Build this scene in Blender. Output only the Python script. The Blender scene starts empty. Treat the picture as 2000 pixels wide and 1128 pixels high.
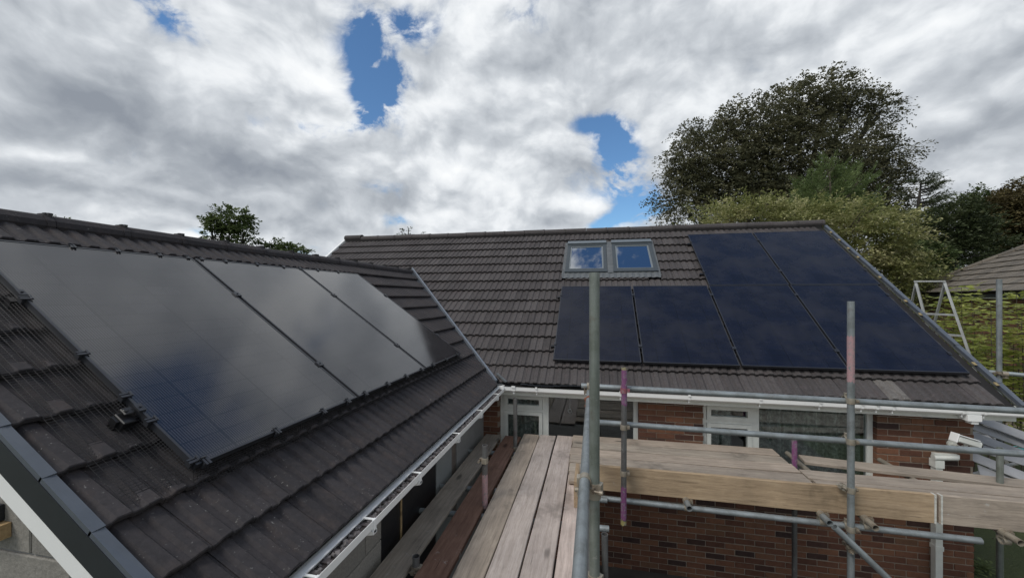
import bpy, bmesh, math, random
import numpy as np
from mathutils import Vector, Matrix

# ------------------------------------------------------------------ camera, sky, sun, exposure
SC = bpy.context.scene
COL = SC.collection
H = 3.75                                   # height of the eye above the garden; all z below are measured from the eye
FPX, YAW, V0 = 766.0, math.radians(11.9), 579.0
CS, SN = math.cos(YAW), math.sin(YAW)
rad = math.radians
cam = bpy.data.cameras.new('camera'); camo = bpy.data.objects.new('camera', cam); COL.objects.link(camo)
cam.sensor_width = 36.0; cam.lens = FPX / 2000 * 36.0
cam.shift_y = (V0 - 564.0) / 2000
cam.clip_start = 0.05; cam.clip_end = 3000
camo.location = (0, 0, H); camo.rotation_euler = (math.pi / 2, 0, YAW)
SC.camera = camo
SC.view_settings.view_transform = 'Standard'; SC.view_settings.look = 'None'
SC.view_settings.exposure = 0.28; SC.view_settings.gamma = 1.0; SC.view_settings.use_curve_mapping = False
SC.cycles.max_bounces = 6; SC.cycles.transparent_max_bounces = 12
SC.cycles.sample_clamp_indirect = 6.0
try: SC.cycles.use_denoising = True
except Exception: pass

SUN_EL, SUN_AZ = rad(50), rad(222)         # azimuth clockwise from +Y
sunv = Vector((math.sin(SUN_AZ) * math.cos(SUN_EL), math.cos(SUN_AZ) * math.cos(SUN_EL), math.sin(SUN_EL)))
sl = bpy.data.lights.new('sun', 'SUN'); sl.energy = 1.7; sl.angle = rad(24); sl.color = (1.0, .95, .88)
slo = bpy.data.objects.new('sun', sl); COL.objects.link(slo); slo.location = (0, 0, 40)
slo.rotation_euler = sunv.to_track_quat('Z', 'Y').to_euler()

def at(u, v, d):
    """place at distance d along the view axis, seen at bearing u and height v of the survey picture"""
    a = (u - 1000) / FPX; b = (V0 - v) / FPX
    return Vector(((-SN + a * CS) * d, (CS + a * SN) * d, b * d))

class NT:
    def __init__(s, nt): s.nt = nt
    def n(s, t, **kw):
        nd = s.nt.nodes.new(t)
        for k, v in kw.items():
            if k in ('op', 'operation'): nd.operation = v
            elif k == 'ins':
                for i, x in v.items():
                    if isinstance(x, bpy.types.NodeSocket): s.nt.links.new(x, nd.inputs[i])
                    else: nd.inputs[i].default_value = x
            else: setattr(nd, k, v)
        return nd
    def m(s, op, a, b=None, c=None, clamp=False):
        nd = s.nt.nodes.new('ShaderNodeMath'); nd.operation = op; nd.use_clamp = clamp
        for i, x in enumerate((a, b, c)):
            if x is None: continue
            if isinstance(x, bpy.types.NodeSocket): s.nt.links.new(x, nd.inputs[i])
            else: nd.inputs[i].default_value = x
        return nd.outputs[0]
    def vm(s, op, a, b=None, sc=None):
        nd = s.nt.nodes.new('ShaderNodeVectorMath'); nd.operation = op
        for i, x in enumerate((a, b)):
            if x is None: continue
            if isinstance(x, bpy.types.NodeSocket): s.nt.links.new(x, nd.inputs[i])
            else: nd.inputs[i].default_value = x
        if sc is not None: nd.inputs['Scale'].default_value = sc
        return nd.outputs['Value'] if op in ('DOT_PRODUCT', 'LENGTH', 'DISTANCE') else nd.outputs['Vector']
    def noise(s, vec, scale, detail=4, rough=.55, w=0):
        nd = s.n('ShaderNodeTexNoise', ins={'Vector': vec, 'Scale': scale, 'Detail': detail, 'Roughness': rough})
        return nd.outputs['Fac'], nd.outputs['Color']
    def ramp(s, fac, stops, interp='LINEAR'):
        nd = s.nt.nodes.new('ShaderNodeValToRGB'); cr = nd.color_ramp; cr.interpolation = interp
        while len(cr.elements) < len(stops): cr.elements.new(.5)
        for e, (p, c) in zip(cr.elements, stops):
            e.position = p; e.color = (c[0], c[1], c[2], 1) if not isinstance(c, (int, float)) else (c, c, c, 1)
        s.nt.links.new(fac, nd.inputs[0]); return nd.outputs[0]
    def mix(s, f, a, b, mode='MIX'):
        nd = s.nt.nodes.new('ShaderNodeMix'); nd.data_type = 'RGBA'; nd.blend_type = mode
        for i, x in ((0, f), (6, a), (7, b)):
            if isinstance(x, bpy.types.NodeSocket): s.nt.links.new(x, nd.inputs[i])
            elif i == 0: nd.inputs[i].default_value = x
            else: nd.inputs[i].default_value = (x[0], x[1], x[2], 1)
        return nd.outputs[2]
    def sstep(s, x, a, b):
        nd = s.nt.nodes.new('ShaderNodeMapRange'); nd.interpolation_type = 'SMOOTHSTEP'
        s.nt.links.new(x, nd.inputs[0]); nd.inputs[1].default_value = a; nd.inputs[2].default_value = b
        return nd.outputs[0]

def make_sky():
    w = bpy.data.worlds.new('World'); SC.world = w; w.use_nodes = True
    nt = w.node_tree; nt.nodes.clear(); T = NT(nt)
    sky = T.n('ShaderNodeTexSky', sky_type='NISHITA'); sky.sun_disc = False
    sky.sun_elevation = SUN_EL; sky.sun_rotation = SUN_AZ
    sky.air_density = 1.0; sky.dust_density = .3; sky.ozone_density = 2.0
    d = T.n('ShaderNodeTexCoord').outputs['Generated']
    sp = T.n('ShaderNodeSeparateXYZ', ins={0: d})
    z = T.m('MAXIMUM', sp.outputs[2], 0.0)
    den = T.m('ADD', z, .40)
    p = T.n('ShaderNodeCombineXYZ', ins={0: T.m('DIVIDE', sp.outputs[0], den), 1: T.m('DIVIDE', sp.outputs[1], den), 2: 0.0}).outputs[0]
    # billow warp of the cloud sheet
    _, wc = T.noise(p, 2.6, 4, .55)
    pw = T.vm('ADD', p, T.vm('SCALE', T.vm('SUBTRACT', wc, (.5, .5, .5)), sc=.30))
    _, wd = T.noise(d, 4.5, 3, .5)
    dq = T.vm('ADD', d, T.vm('SCALE', T.vm('SUBTRACT', wd, (.5, .5, .5)), sc=.11))
    dq = T.vm('MULTIPLY', dq, (1, 1, 1.45))
    def puffs(off, det):
        a, _ = T.noise(T.vm('ADD', dq, off), 3.6, det, .55)
        v = T.n('ShaderNodeTexVoronoi', feature='F1', ins={'Vector': T.vm('ADD', dq, off), 'Scale': 6.0, 'Detail': 2.0, 'Roughness': .5, 'Lacunarity': 2.2})
        v.normalize = True
        return T.m('ADD', T.m('MULTIPLY', a, .82), T.m('MULTIPLY', T.m('SUBTRACT', 1.0, T.m('MULTIPLY', v.outputs['Distance'], 1.25)), .34))
    n_mid = T.m('ADD', puffs((7.3, 2.2, 0), 11), -.08)
    n_fine, _ = T.noise(T.vm('ADD', dq, (1.3, 9.2, 0)), 15.0, 8, .62)
    n_big, _ = T.noise(T.vm('ADD', pw, (3.1, 1.7, 0)), 1.3, 6, .5)
    dw = T.vm('ADD', d, T.vm('SCALE', T.vm('SUBTRACT', wc, (.5, .5, .5)), sc=.10))
    def lobe(dv, sx, sy, rot=0):
        """soft elliptical patch of sky round direction dv; sizes in radians along the horizon and in height"""
        t = Vector((dv.y, -dv.x, 0)).normalized(); e = t.cross(dv).normalized()
        c, s_ = math.cos(rot), math.sin(rot); t, e = t * c + e * s_, e * c - t * s_
        df = T.vm('SUBTRACT', dw, tuple(dv))
        a = T.vm('DOT_PRODUCT', df, tuple(t / sx)); b = T.vm('DOT_PRODUCT', df, tuple(e / sy))
        r2 = T.m('MULTIPLY_ADD', a, a, T.m('MULTIPLY', b, b))
        return T.m('EXPONENT', T.m('MULTIPLY', r2, -1.0))
    def px(u, v, su, sv, k=1, rot=0):
        q = at(u, v, 1).length
        return (at(u, v, 1).normalized(), su / FPX / q ** 1.5, sv / FPX / q ** 1.5, k, rad(rot))
    def ae(az, el, s1, s2, k=1): return (Vector((math.sin(rad(az)) * math.cos(rad(el)), math.cos(rad(az)) * math.cos(rad(el)), math.sin(rad(el)))), rad(s1), rad(s2), k, 0)
    gaps = [px(325, 22, 80, 40, .78, -20), px(714, 85, 36, 66, .95), px(744, 190, 46, 62, 1.25), px(800, 150, 36, 26, .75), px(800, 58, 60, 30, .62),
            px(716, 232, 20, 26, .7), px(560, 245, 60, 18, .32), px(655, 250, 40, 20, .34), px(1165, 246, 60, 20, .62), px(1203, 292, 34, 46, 1.1), px(1226, 345, 28, 40, 1.15),
            px(1258, 398, 40, 34, 1.0), px(1215, 428, 90, 16, .8, 12), px(760, 378, 40, 16, .38), px(775, 438, 50, 12, .38), px(615, 490, 60, 18, .55), px(390, 458, 40, 14, .4), px(750, 140, 120, 120, .26), px(1205, 320, 100, 100, .24), px(600, 250, 160, 40, .2), px(880, 20, 120, 40, .2),
            ae(-6.5, 56, 6, 6, .65), ae(-10.5, 38, 3.5, 4, .5), ae(17, 63, 5, 5, .4), ae(44, 66, 22, 14, 1.1), ae(58, 55, 20, 14, 1.0), ae(150, 55, 25, 12, .8), ae(-100, 45, 22, 9, .8), ae(-150, 30, 25, 6, .7), ae(100, 25, 20, 5, .7), ae(200, 75, 20, 12, .8)]
    dens = T.m('MULTIPLY_ADD', T.m('SUBTRACT', n_big, .5), .30, .80)
    dens = T.m('ADD', dens, T.m('MULTIPLY', T.m('SUBTRACT', n_mid, .5), 1.15))
    dens = T.m('ADD', dens, T.m('MULTIPLY', T.m('SUBTRACT', n_fine, .5), .95))
    gap = None
    for dv, sx, sy, k, r in gaps:
        q = T.m('MULTIPLY', lobe(dv, sx, sy, r), k); gap = q if gap is None else T.m('ADD', gap, q)
    n_w1, _ = T.noise(T.vm('ADD', dq, (4.1, 5.2, 1.0)), 6.0, 9, .60); n_w2, _ = T.noise(T.vm('ADD', dq, (2.1, 3.3, 1.7)), 17.0, 8, .6)
    n_w = T.m('MULTIPLY_ADD', T.m('SUBTRACT', n_w2, .5), .8, n_w1)
    dens = T.m('SUBTRACT', dens, T.m('MULTIPLY', gap, T.m('MULTIPLY_ADD', T.sstep(n_w, .27, .73), 1.9, .38)))
    alpha = T.sstep(dens, -.34, .62)
    # relief of the billows towards the light, broad thick and thin places
    n_off = T.m('ADD', puffs((7.3 - .015, 2.2 - .015, .045), 6), -.08)
    rel = T.m('SUBTRACT', n_mid, n_off)
    thickp = [px(230, 210, 190, 80, -.34, -14), px(120, 60, 260, 60, -.10), px(490, 318, 90, 28, -.34), px(150, 372, 260, 16, -.20), px(500, 435, 260, 20, -.20), px(100, 318, 120, 22, .30), px(570, 130, 130, 60, .24), px(640, 20, 130, 50, .12),
              px(860, 320, 130, 60, .10), px(1080, 425, 120, 20, -.22), px(1150, 388, 60, 22, .30), px(860, 400, 160, 26, -.18), px(1180, 70, 200, 40, -.16), px(1120, 240, 70, 40, -.14), px(1430, 170, 240, 46, .12, 20), px(1800, 60, 260, 60, .10),
              px(1880, 250, 160, 30, -.14, 15), px(1880, 395, 100, 20, .18), px(1960, 320, 90, 20, -.10), px(890, 110, 80, 60, -.05), px(330, 430, 200, 14, .18)]
    val = T.m('MULTIPLY_ADD', rel, 1.9, .58)
    val = T.m('ADD', val, T.m('MULTIPLY', T.m('SUBTRACT', n_big, .5), .7))
    val = T.m('ADD', val, T.m('MULTIPLY', T.m('SUBTRACT', n_mid, .5), .6))
    val = T.m('ADD', val, T.m('MULTIPLY', T.m('SUBTRACT', n_fine, .5), .22))
    for dv, sx, sy, k, r in thickp: val = T.m('ADD', val, T.m('MULTIPLY', lobe(dv, sx, sy, r), k))
    ccol = T.ramp(val, [(.0, (2.3, 2.55, 2.95)), (.30, (3.3, 3.58, 3.95)), (.58, (5.0, 5.3, 5.65)), (.80, (7.0, 7.25, 7.5)), (1.0, (8.1, 8.25, 8.35))])
    skyc = T.mix(1.0, sky.outputs[0], (.70, .93, 1.08), 'MULTIPLY')
    col = T.mix(alpha, skyc, ccol)
    bg = T.n('ShaderNodeBackground', ins={0: col, 1: .1})
    out = T.n('ShaderNodeOutputWorld'); nt.links.new(bg.outputs[0], out.inputs[0])
    try: w.cycles.sampling_method = 'MANUAL'; w.cycles.sample_map_resolution = 512
    except Exception: pass
make_sky()

# ------------------------------------------------------------------ building blocks
ROOT = {}                                    # world location of a thing's root
def tag(o, label=None, cat=None, group=None, kind=None):
    if label: o['label'] = label
    if cat: o['category'] = cat
    if group: o['group'] = group
    if kind: o['kind'] = kind
    return o
def thing(name, label, cat, loc, group=None):
    o = bpy.data.objects.new(name, None); COL.objects.link(o)
    o.location = (loc[0], loc[1], loc[2] + H); o.empty_display_size = .2
    ROOT[o] = Vector(o.location)
    return tag(o, label, cat, group)
def link(name, me, mat=None, parent=None, loc=None, R=None):
    """an object for a mesh given in its own frame; loc is measured from the eye"""
    o = bpy.data.objects.new(name, me); COL.objects.link(o)
    if mat and not me.materials: me.materials.append(mat)
    w = Matrix.Translation((loc[0], loc[1], loc[2] + H)) if loc is not None else Matrix()
    if R is not None: w = w @ R.to_4x4()
    base = Vector((0, 0, 0))
    if parent is not None:
        o.parent = parent; base = ROOT.get(parent, Vector((0, 0, 0)))
    if loc is not None: w.translation -= base
    o.matrix_basis = w
    ROOT[o] = base if loc is None else base
    return o
class MB:
    def __init__(s): s.v = []; s.f = []; s.sm = []
    def add(s, vs, fs, sm=False):
        n = len(s.v); s.v += [tuple(x) for x in vs]; s.f += [tuple(i + n for i in f) for f in fs]; s.sm += [sm] * len(fs)
    def box(s, c, d, R=None):
        hx, hy, hz = d[0] / 2, d[1] / 2, d[2] / 2
        vs = [Vector((x, y, z)) for x in (-hx, hx) for y in (-hy, hy) for z in (-hz, hz)]
        if R is not None: vs = [R @ v for v in vs]
        c = Vector(c)
        s.add([c + v for v in vs], [(0, 1, 3, 2), (4, 6, 7, 5), (0, 4, 5, 1), (2, 3, 7, 6), (0, 2, 6, 4), (1, 5, 7, 3)])
    def bb(s, x0, x1, y0, y1, z0, z1): s.box(((x0 + x1) / 2, (y0 + y1) / 2, (z0 + z1) / 2), (x1 - x0, y1 - y0, z1 - z0))
    def bar(s, p0, p1, w, h, up=(0, 0, 1)):
        p0, p1 = Vector(p0), Vector(p1); a = (p1 - p0); L = a.length; a.normalize()
        side = a.cross(Vector(up)).normalized(); u = side.cross(a)
        s.box((p0 + p1) / 2, (L, w, h), Matrix((a, side, u)).transposed())
    def tube(s, p0, p1, r, n=10, r1=None, ri=None, cap=True):
        p0, p1 = Vector(p0), Vector(p1); a = (p1 - p0).normalized(); r1 = r if r1 is None else r1
        x = a.orthogonal().normalized(); y = a.cross(x)
        cs = [(math.cos(2 * math.pi * i / n), math.sin(2 * math.pi * i / n)) for i in range(n)]
        vs = [p0 + (x * c + y * q) * r for c, q in cs] + [p1 + (x * c + y * q) * r1 for c, q in cs]
        s.add(vs, [(i, (i + 1) % n, n + (i + 1) % n, n + i) for i in range(n)], True)
        if ri:
            vs = [p + (x * c + y * q) * q2 for p in (p0, p1) for q2 in (r, ri) for c, q in cs]
            fs = [(n + i, n + (i + 1) % n, (i + 1) % n, i) for i in range(n)] + [(2 * n + i, 2 * n + (i + 1) % n, 3 * n + (i + 1) % n, 3 * n + i) for i in range(n)]
            s.add(vs, fs)
            vs = [p + (x * c + y * q) * ri for p in (p0, p1) for c, q in cs]
            s.add(vs, [(n + i, n + (i + 1) % n, (i + 1) % n, i) for i in range(n)], True)
        elif cap:
            s.add([p0 + (x * c + y * q) * r for c, q in cs], [tuple(reversed(range(n)))])
            s.add([p1 + (x * c + y * q) * r1 for c, q in cs], [tuple(range(n))])
    def path(s, pts, rs, n=6):
        for i in range(len(pts) - 1): s.tube(pts[i], pts[i + 1], rs[i], n, rs[i + 1], cap=(i in (0, len(pts) - 2)))
    def quad(s, a, b, c, d): s.add([a, b, c, d], [(0, 1, 2, 3)])
    def prism(s, poly, ax, t0, t1):
        """poly: list of 3d points; swept along vector ax from t0 to t1"""
        ax = Vector(ax); n = len(poly); P = [Vector(p) for p in poly]
        s.add([p + ax * t0 for p in P] + [p + ax * t1 for p in P],
              [tuple(range(n)), tuple(reversed(range(n, 2 * n)))] + [(i, n + i, n + (i + 1) % n, (i + 1) % n) for i in range(n)])
    def mesh(s, name, mat=None, bevel=0, seg=1, fix=True):
        me = bpy.data.meshes.new(name); me.from_pydata(s.v, [], s.f)
        me.polygons.foreach_set('use_smooth', s.sm)
        if fix or bevel:
            bm = bmesh.new(); bm.from_mesh(me)
            if bevel:
                bmesh.ops.remove_doubles(bm, verts=bm.verts, dist=1e-5)
            bmesh.ops.recalc_face_normals(bm, faces=bm.faces)
            if bevel: bmesh.ops.bevel(bm, geom=bm.edges[:], offset=bevel, segments=seg, affect='EDGES', profile=.5)
            bm.to_mesh(me); bm.free()
        if mat: me.materials.append(mat)
        return me
    def build(s, name, mat, parent=None, bevel=0, **kw):
        base = ROOT.get(parent, Vector((0, 0, H))) - Vector((0, 0, H)) if parent is not None else Vector((0, 0, 0))
        s.v = [(x - base.x, y - base.y, z - base.z) for x, y, z in s.v]
        me = s.mesh(name, mat, bevel)
        o = bpy.data.objects.new(name, me); COL.objects.link(o)
        if parent is not None: o.parent = parent; ROOT[o] = ROOT[parent]
        else: o.location = (0, 0, H); ROOT[o] = Vector((0, 0, H))
        return tag(o, **kw) if kw else o

# ------------------------------------------------------------------ materials
def mat(name, col=(.5, .5, .5), rough=.6, metal=0, spec=.5):
    m = bpy.data.materials.new(name); m.use_nodes = True; nt = m.node_tree; T = NT(nt)
    b = nt.nodes['Principled BSDF']
    b.inputs['Base Color'].default_value = (*col, 1); b.inputs['Roughness'].default_value = rough
    b.inputs['Metallic'].default_value = metal; b.inputs['Specular IOR Level'].default_value = spec
    return m, T, b
def setc(T, b, c): T.nt.links.new(c, b.inputs['Base Color'])
def bump(T, b, h, strength=.3, dist=.01):
    nd = T.n('ShaderNodeBump', ins={'Height': h, 'Strength': strength, 'Distance': dist}); T.nt.links.new(nd.outputs[0], b.inputs['Normal'])
def ocoord(T): return T.n('ShaderNodeTexCoord').outputs['Object']
def wpos(T): return T.n('ShaderNodeNewGeometry').outputs['Position']
def rnd(T):
    a = T.n('ShaderNodeObjectInfo').outputs['Random']; g = T.n('ShaderNodeNewGeometry').outputs['Random Per Island']
    return T.m('FRACT', T.m('ADD', a, T.m('MULTIPLY', g, 7.31)))

def m_tile(name, dark, light, warm, lichen):
    m, T, b = mat(name, rough=.82, spec=.35)
    P = wpos(T); r = rnd(T)
    n1, _ = T.noise(P, 2.3, 5, .6); n2, _ = T.noise(P, 38, 5, .7); n3, _ = T.noise(P, 9, 4, .6)
    c = T.ramp(T.m('ADD', T.m('MULTIPLY', r, .6), T.m('MULTIPLY', n1, .45)), [(.1, dark), (.55, [(x + y) / 2 for x, y in zip(dark, light)]), (.95, light)])
    c = T.mix(T.sstep(n3, .48, .75), c, warm)
    c = T.mix(T.m('MULTIPLY', T.sstep(n2, .3, .8), .45), c, (.025, .024, .025), 'MULTIPLY') if False else c
    c = T.mix(.55, c, T.ramp(n2, [(.25, (.45, .45, .45)), (.75, (1.5, 1.5, 1.5))]), 'MULTIPLY')
    sp1, _ = T.noise(P, 75, 2, .5); sp2, _ = T.noise(P, 4, 3, .5)
    k = T.m('MULTIPLY', T.sstep(sp1, .66, .73), T.sstep(sp2, .42, .60))
    c = T.mix(T.m('MULTIPLY', k, lichen), c, (.36, .36, .34))
    setc(T, b, c); bump(T, b, n2, .5, .004)
    return m
TILE_N = m_tile('new_dark_tile', (.028, .0255, .028), (.046, .0415, .044), (.050, .041, .040), .35)
TILE_O = m_tile('weathered_brown_tile', (.046, .041, .041), (.083, .075, .074), (.073, .062, .062), .35)
TILE_PALE = m_tile('worn_pale_tile', (.085, .078, .074), (.15, .14, .13), (.09, .08, .077), .8)
def m_plain(name, col, rough, noise=.15, scale=8, metal=0, spec=.5, bmp=0):
    m, T, b = mat(name, col, rough, metal, spec)
    n, _ = T.noise(wpos(T), scale, 5, .6)
    setc(T, b, T.mix(1.0, (col[0], col[1], col[2]), T.ramp(n, [(.25, 1 - noise), (.75, 1 + noise)]), 'MULTIPLY'))
    if bmp: bump(T, b, n, bmp, .005)
    return m
UPVC = m_plain('white_upvc', (.80, .81, .80), .3, .04, 3)
UPVC_OLD = m_plain('weathered_white_upvc', (.66, .68, .64), .4, .12, 6)
GREY_TRIM = m_plain('slate_grey_trim', (.085, .098, .118), .35, .12, 9)
BLACK_TRIM = m_plain('dark_trim', (.020, .023, .028), .45, .1, 9)
BLACK = m_plain('black_plastic', (.010, .010, .011), .35, .1, 9)
BLACKMETAL = m_plain('black_anodised', (.055, .058, .066), .35, .1, 9, metal=.5)
UNDERLAY = m_plain('roof_underlay', (.012, .011, .011), .9, .1, 9)
MORTAR = m_plain('mortar', (.26, .215, .17), .9, .2, 30, bmp=.4)
LEAD = m_plain('lead_grey_flashing', (.095, .104, .110), .65, .25, 14, bmp=.2)
VELUX = m_plain('grey_window_cladding', (.045, .056, .064), .55, .1, 10)
ALU = m_plain('aluminium', (.42, .43, .42), .42, .25, 10, metal=.6)
RENDER = m_plain('cement_render', (.20, .20, .195), .9, .15, 5, bmp=.3)
INTERIOR = m_plain('room_wall', (.10, .095, .085), .9, .1, 2)
PAVING = m_plain('paving', (.10, .095, .088), .9, .3, 3)
RUST = m_plain('rust', (.20, .065, .03), .8, .35, 60, bmp=.3)
CHROME = m_plain('zinc_bolt', (.5, .47, .40), .35, .2, 40, metal=.8)
def m_steel(name, base, dirt):
    m, T, b = mat(name, base, .42, .45)
    O = ocoord(T); n, _ = T.noise(O, 9, 6, .65); n2, _ = T.noise(O, 70, 4, .7)
    mp = T.n('ShaderNodeMapping', ins={0: O, 3: (14, 14, 1.2)}).outputs[0]; n3, _ = T.noise(mp, 2.2, 4, .6)
    c = T.mix(T.sstep(n, .35, .75), base, dirt)
    c = T.mix(.7, c, T.ramp(n3, [(.25, .65), (.75, 1.3)]), 'MULTIPLY')
    c = T.mix(T.m('MULTIPLY', T.sstep(n2, .62, .74), .4), c, (.42, .43, .41))
    n4, _ = T.noise(O, 5, 6, .7); n5, _ = T.noise(O, 22, 5, .65)
    c = T.mix(T.m('MULTIPLY', T.sstep(n4, .56, .70), .45), c, (.12, .075, .05)); c = T.mix(T.m('MULTIPLY', T.sstep(n5, .64, .72), .55), c, (.40, .39, .36))
    setc(T, b, c); bump(T, b, n2, .25, .003)
    T.nt.links.new(T.ramp(n, [(.2, .38), (.8, .62)]), b.inputs['Roughness'])
    return m
STEEL = m_steel('galvanised_steel', (.27, .30, .31), (.17, .185, .185))
STEEL_G = m_steel('galvanised_steel_greenish', (.22, .245, .225), (.14, .16, .135))
STEEL_D = m_steel('galvanised_steel_dirty', (.16, .165, .165), (.10, .09, .085))
COUP = m_steel('coupler_metal', (.36, .33, .27), (.20, .16, .12))
def m_paint(name, col):
    m, T, b = mat(name, col, .5)
    O = ocoord(T); n, _ = T.noise(O, 34, 7, .75)
    setc(T, b, T.mix(T.sstep(n, .49, .62), T.mix(1.0, col, T.ramp(n, [(.2, .75), (.8, 1.25)]), 'MULTIPLY'), (.19, .19, .19)))
    return m
MAGENTA = m_paint('magenta_paint', (.18, .06, .155))
PINK = m_paint('pink_paint', (.38, .235, .245))
def m_wood(name, c0, c1, c2, pink=0):
    m, T, b = mat(name, rough=.8, spec=.25)
    O = ocoord(T); r = rnd(T); r2 = T.n('ShaderNodeObjectInfo').outputs['Random']
    off = T.n('ShaderNodeCombineXYZ', ins={0: T.m('MULTIPLY', r2, 37.0), 1: T.m('MULTIPLY', r2, 91.0), 2: 0.0}).outputs[0]
    Q = T.vm('ADD', O, off)
    g = T.n('ShaderNodeMapping', ins={0: Q, 3: (1.2, 26, 26)}).outputs[0]
    w, wc = T.noise(Q, 3, 4, .6)
    g2 = T.vm('ADD', g, T.vm('SCALE', wc, sc=1.6))
    gr, _ = T.noise(g2, 1.6, 7, .65)
    bl, _ = T.noise(Q, 2.4, 4, .55)
    fine, _ = T.noise(T.n('ShaderNodeMapping', ins={0: Q, 3: (5, 120, 120)}).outputs[0], 1.0, 3, .6)
    c = T.ramp(gr, [(.22, c0), (.5, c1), (.78, c2)])
    c = T.mix(.35, c, T.ramp(bl, [(.28, (.42, .42, .43)), (.72, (1.5, 1.47, 1.44))]), 'MULTIPLY')
    c = T.mix(.55, c, T.ramp(T.m('ADD', T.m('MULTIPLY', r2, .5), .25), [(.2, (.78, .80, .80)), (.8, (1.22, 1.12, 1.08))]), 'MULTIPLY')
    c = T.mix(.4, c, T.ramp(fine, [(.3, .7), (.7, 1.25)]), 'MULTIPLY')
    kn = T.n('ShaderNodeTexVoronoi', ins={'Vector': T.n('ShaderNodeMapping', ins={0: Q, 3: (1.7, 4.6, 4.6)}).outputs[0], 'Scale': 1.0}); 
    kd = kn.outputs['Distance']
    pick = T.m('GREATER_THAN', T.n('ShaderNodeSeparateColor', ins={0: kn.outputs['Color']}).outputs[0], .38)
    k = T.m('MULTIPLY', T.sstep(kd, .17, .06), pick)
    c = T.mix(T.m('MULTIPLY', k, .75), c, [x * .32 for x in c0])
    st, _ = T.noise(Q, 1.1, 5, .7)
    c = T.mix(T.m('MULTIPLY', T.sstep(st, .56, .70), .6), c, [x * .5 for x in c0])
    ck, _ = T.noise(T.n('ShaderNodeMapping', ins={0: Q, 3: (2.2, 60, 60)}).outputs[0], 1.0, 2, .5)
    c = T.mix(T.m('MULTIPLY', T.sstep(ck, .70, .76), .7), c, [x * .25 for x in c0])
    cs, _ = T.noise(Q, 9, 6, .7); cs2, _ = T.noise(Q, 1.4, 2, .5)
    c = T.mix(T.m('MULTIPLY', T.m('MULTIPLY', T.sstep(cs, .60, .68), T.sstep(cs2, .50, .62)), .65), c, (.42, .41, .38))
    setc(T, b, c); bump(T, b, T.m('ADD', gr, fine), .35, .004)
    return m
WOOD_A = m_wood('weathered_board', (.20, .175, .146), (.315, .275, .228), (.41, .36, .30))
WOOD_P = m_wood('pinkish_board', (.29, .25, .222), (.42, .365, .332), (.53, .47, .435))
WOOD_R = m_wood('red_stained_board', (.115, .066, .046), (.20, .115, .082), (.27, .17, .125))
WOOD_T = m_wood('toe_board_timber', (.19, .145, .095), (.33, .255, .168), (.42, .335, .232))
WOOD_S = m_wood('batten_timber', (.30, .20, .10), (.42, .30, .16), (.52, .38, .22))

def m_brick():
    m, T, b = mat('red_brick', rough=.85, spec=.25)
    r = rnd(T); P = wpos(T); n, _ = T.noise(P, 16, 5, .7); n2, _ = T.noise(P, 70, 4, .7)
    c = T.ramp(r, [(.0, (.045, .029, .027)), (.10, (.068, .037, .030)), (.24, (.10, .048, .034)), (.55, (.14, .066, .043)), (.80, (.195, .094, .057)), (1.0, (.14, .078, .05))])
    c = T.mix(.75, c, T.ramp(n, [(.2, (.55, .55, .58)), (.8, (1.4, 1.35, 1.25))]), 'MULTIPLY')
    c = T.mix(T.m('MULTIPLY', T.sstep(n, .55, .72), .45), c, (.06, .042, .04))
    setc(T, b, c); bump(T, b, n2, .6, .006); return m
BRICK = m_brick()
def m_block():
    m, T, b = mat('concrete_block', rough=.92, spec=.2)
    r = rnd(T); P = wpos(T); n, _ = T.noise(P, 60, 6, .75); n1, _ = T.noise(P, 3, 3, .5)
    c = T.ramp(T.m('ADD', T.m('MULTIPLY', r, .5), T.m('MULTIPLY', n1, .5)), [(.2, (.19, .185, .172)), (.8, (.29, .275, .245))])
    c = T.mix(.8, c, T.ramp(n, [(.3, .65), (.7, 1.25)]), 'MULTIPLY')
    setc(T, b, c); bump(T, b, n, .7, .006); return m
BLOCK = m_block()
def m_panel(name, base, line, rough, spec):
    m, T, b = mat(name, base, rough, 0, spec)
    O = ocoord(T); sp = T.n('ShaderNodeSeparateXYZ', ins={0: O})
    fx = T.m('FRACT', T.m('DIVIDE', sp.outputs[0], .0123)); fl = T.sstep(T.m('ABSOLUTE', T.m('SUBTRACT', fx, .5)), .30, .42)
    fx2 = T.m('FRACT', T.m('DIVIDE', sp.outputs[0], .2035)); cx = T.m('GREATER_THAN', T.m('ABSOLUTE', T.m('SUBTRACT', fx2, .5)), .488)
    fy2 = T.m('FRACT', T.m('DIVIDE', sp.outputs[1], .1035)); cy = T.m('GREATER_THAN', T.m('ABSOLUTE', T.m('SUBTRACT', fy2, .5)), .478)
    fyb = T.m('GREATER_THAN', T.m('ABSOLUTE', sp.outputs[1]), 9.0)
    n, _ = T.noise(O, 3, 3, .5)
    c = T.mix(T.m('MULTIPLY', fl, .8), base, line)
    cell = T.n('ShaderNodeTexWhiteNoise', noise_dimensions='2D', ins={'Vector': T.n('ShaderNodeCombineXYZ', ins={0: T.m('FLOOR', T.m('DIVIDE', sp.outputs[0], .2035)), 1: T.m('FLOOR', T.m('DIVIDE', sp.outputs[1], .1035)), 2: 0.0}).outputs[0]}).outputs['Value']
    c = T.mix(.5, c, T.ramp(cell, [(0, .75), (1, 1.25)]), 'MULTIPLY')
    c = T.mix(T.m('MAXIMUM', cx, cy), c, (.006, .007, .009))
    setc(T, b, c)
    dn, _ = T.noise(O, 1.7, 5, .6)
    dm = T.mix(T.m('MULTIPLY', T.sstep(dn, .35, .8), .05), c, (.3, .28, .25)); setc(T, b, dm)
    T.nt.links.new(T.ramp(dn, [(.2, rough * .8), (.8, rough * 1.5)]), b.inputs['Roughness'])
    return m
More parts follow.
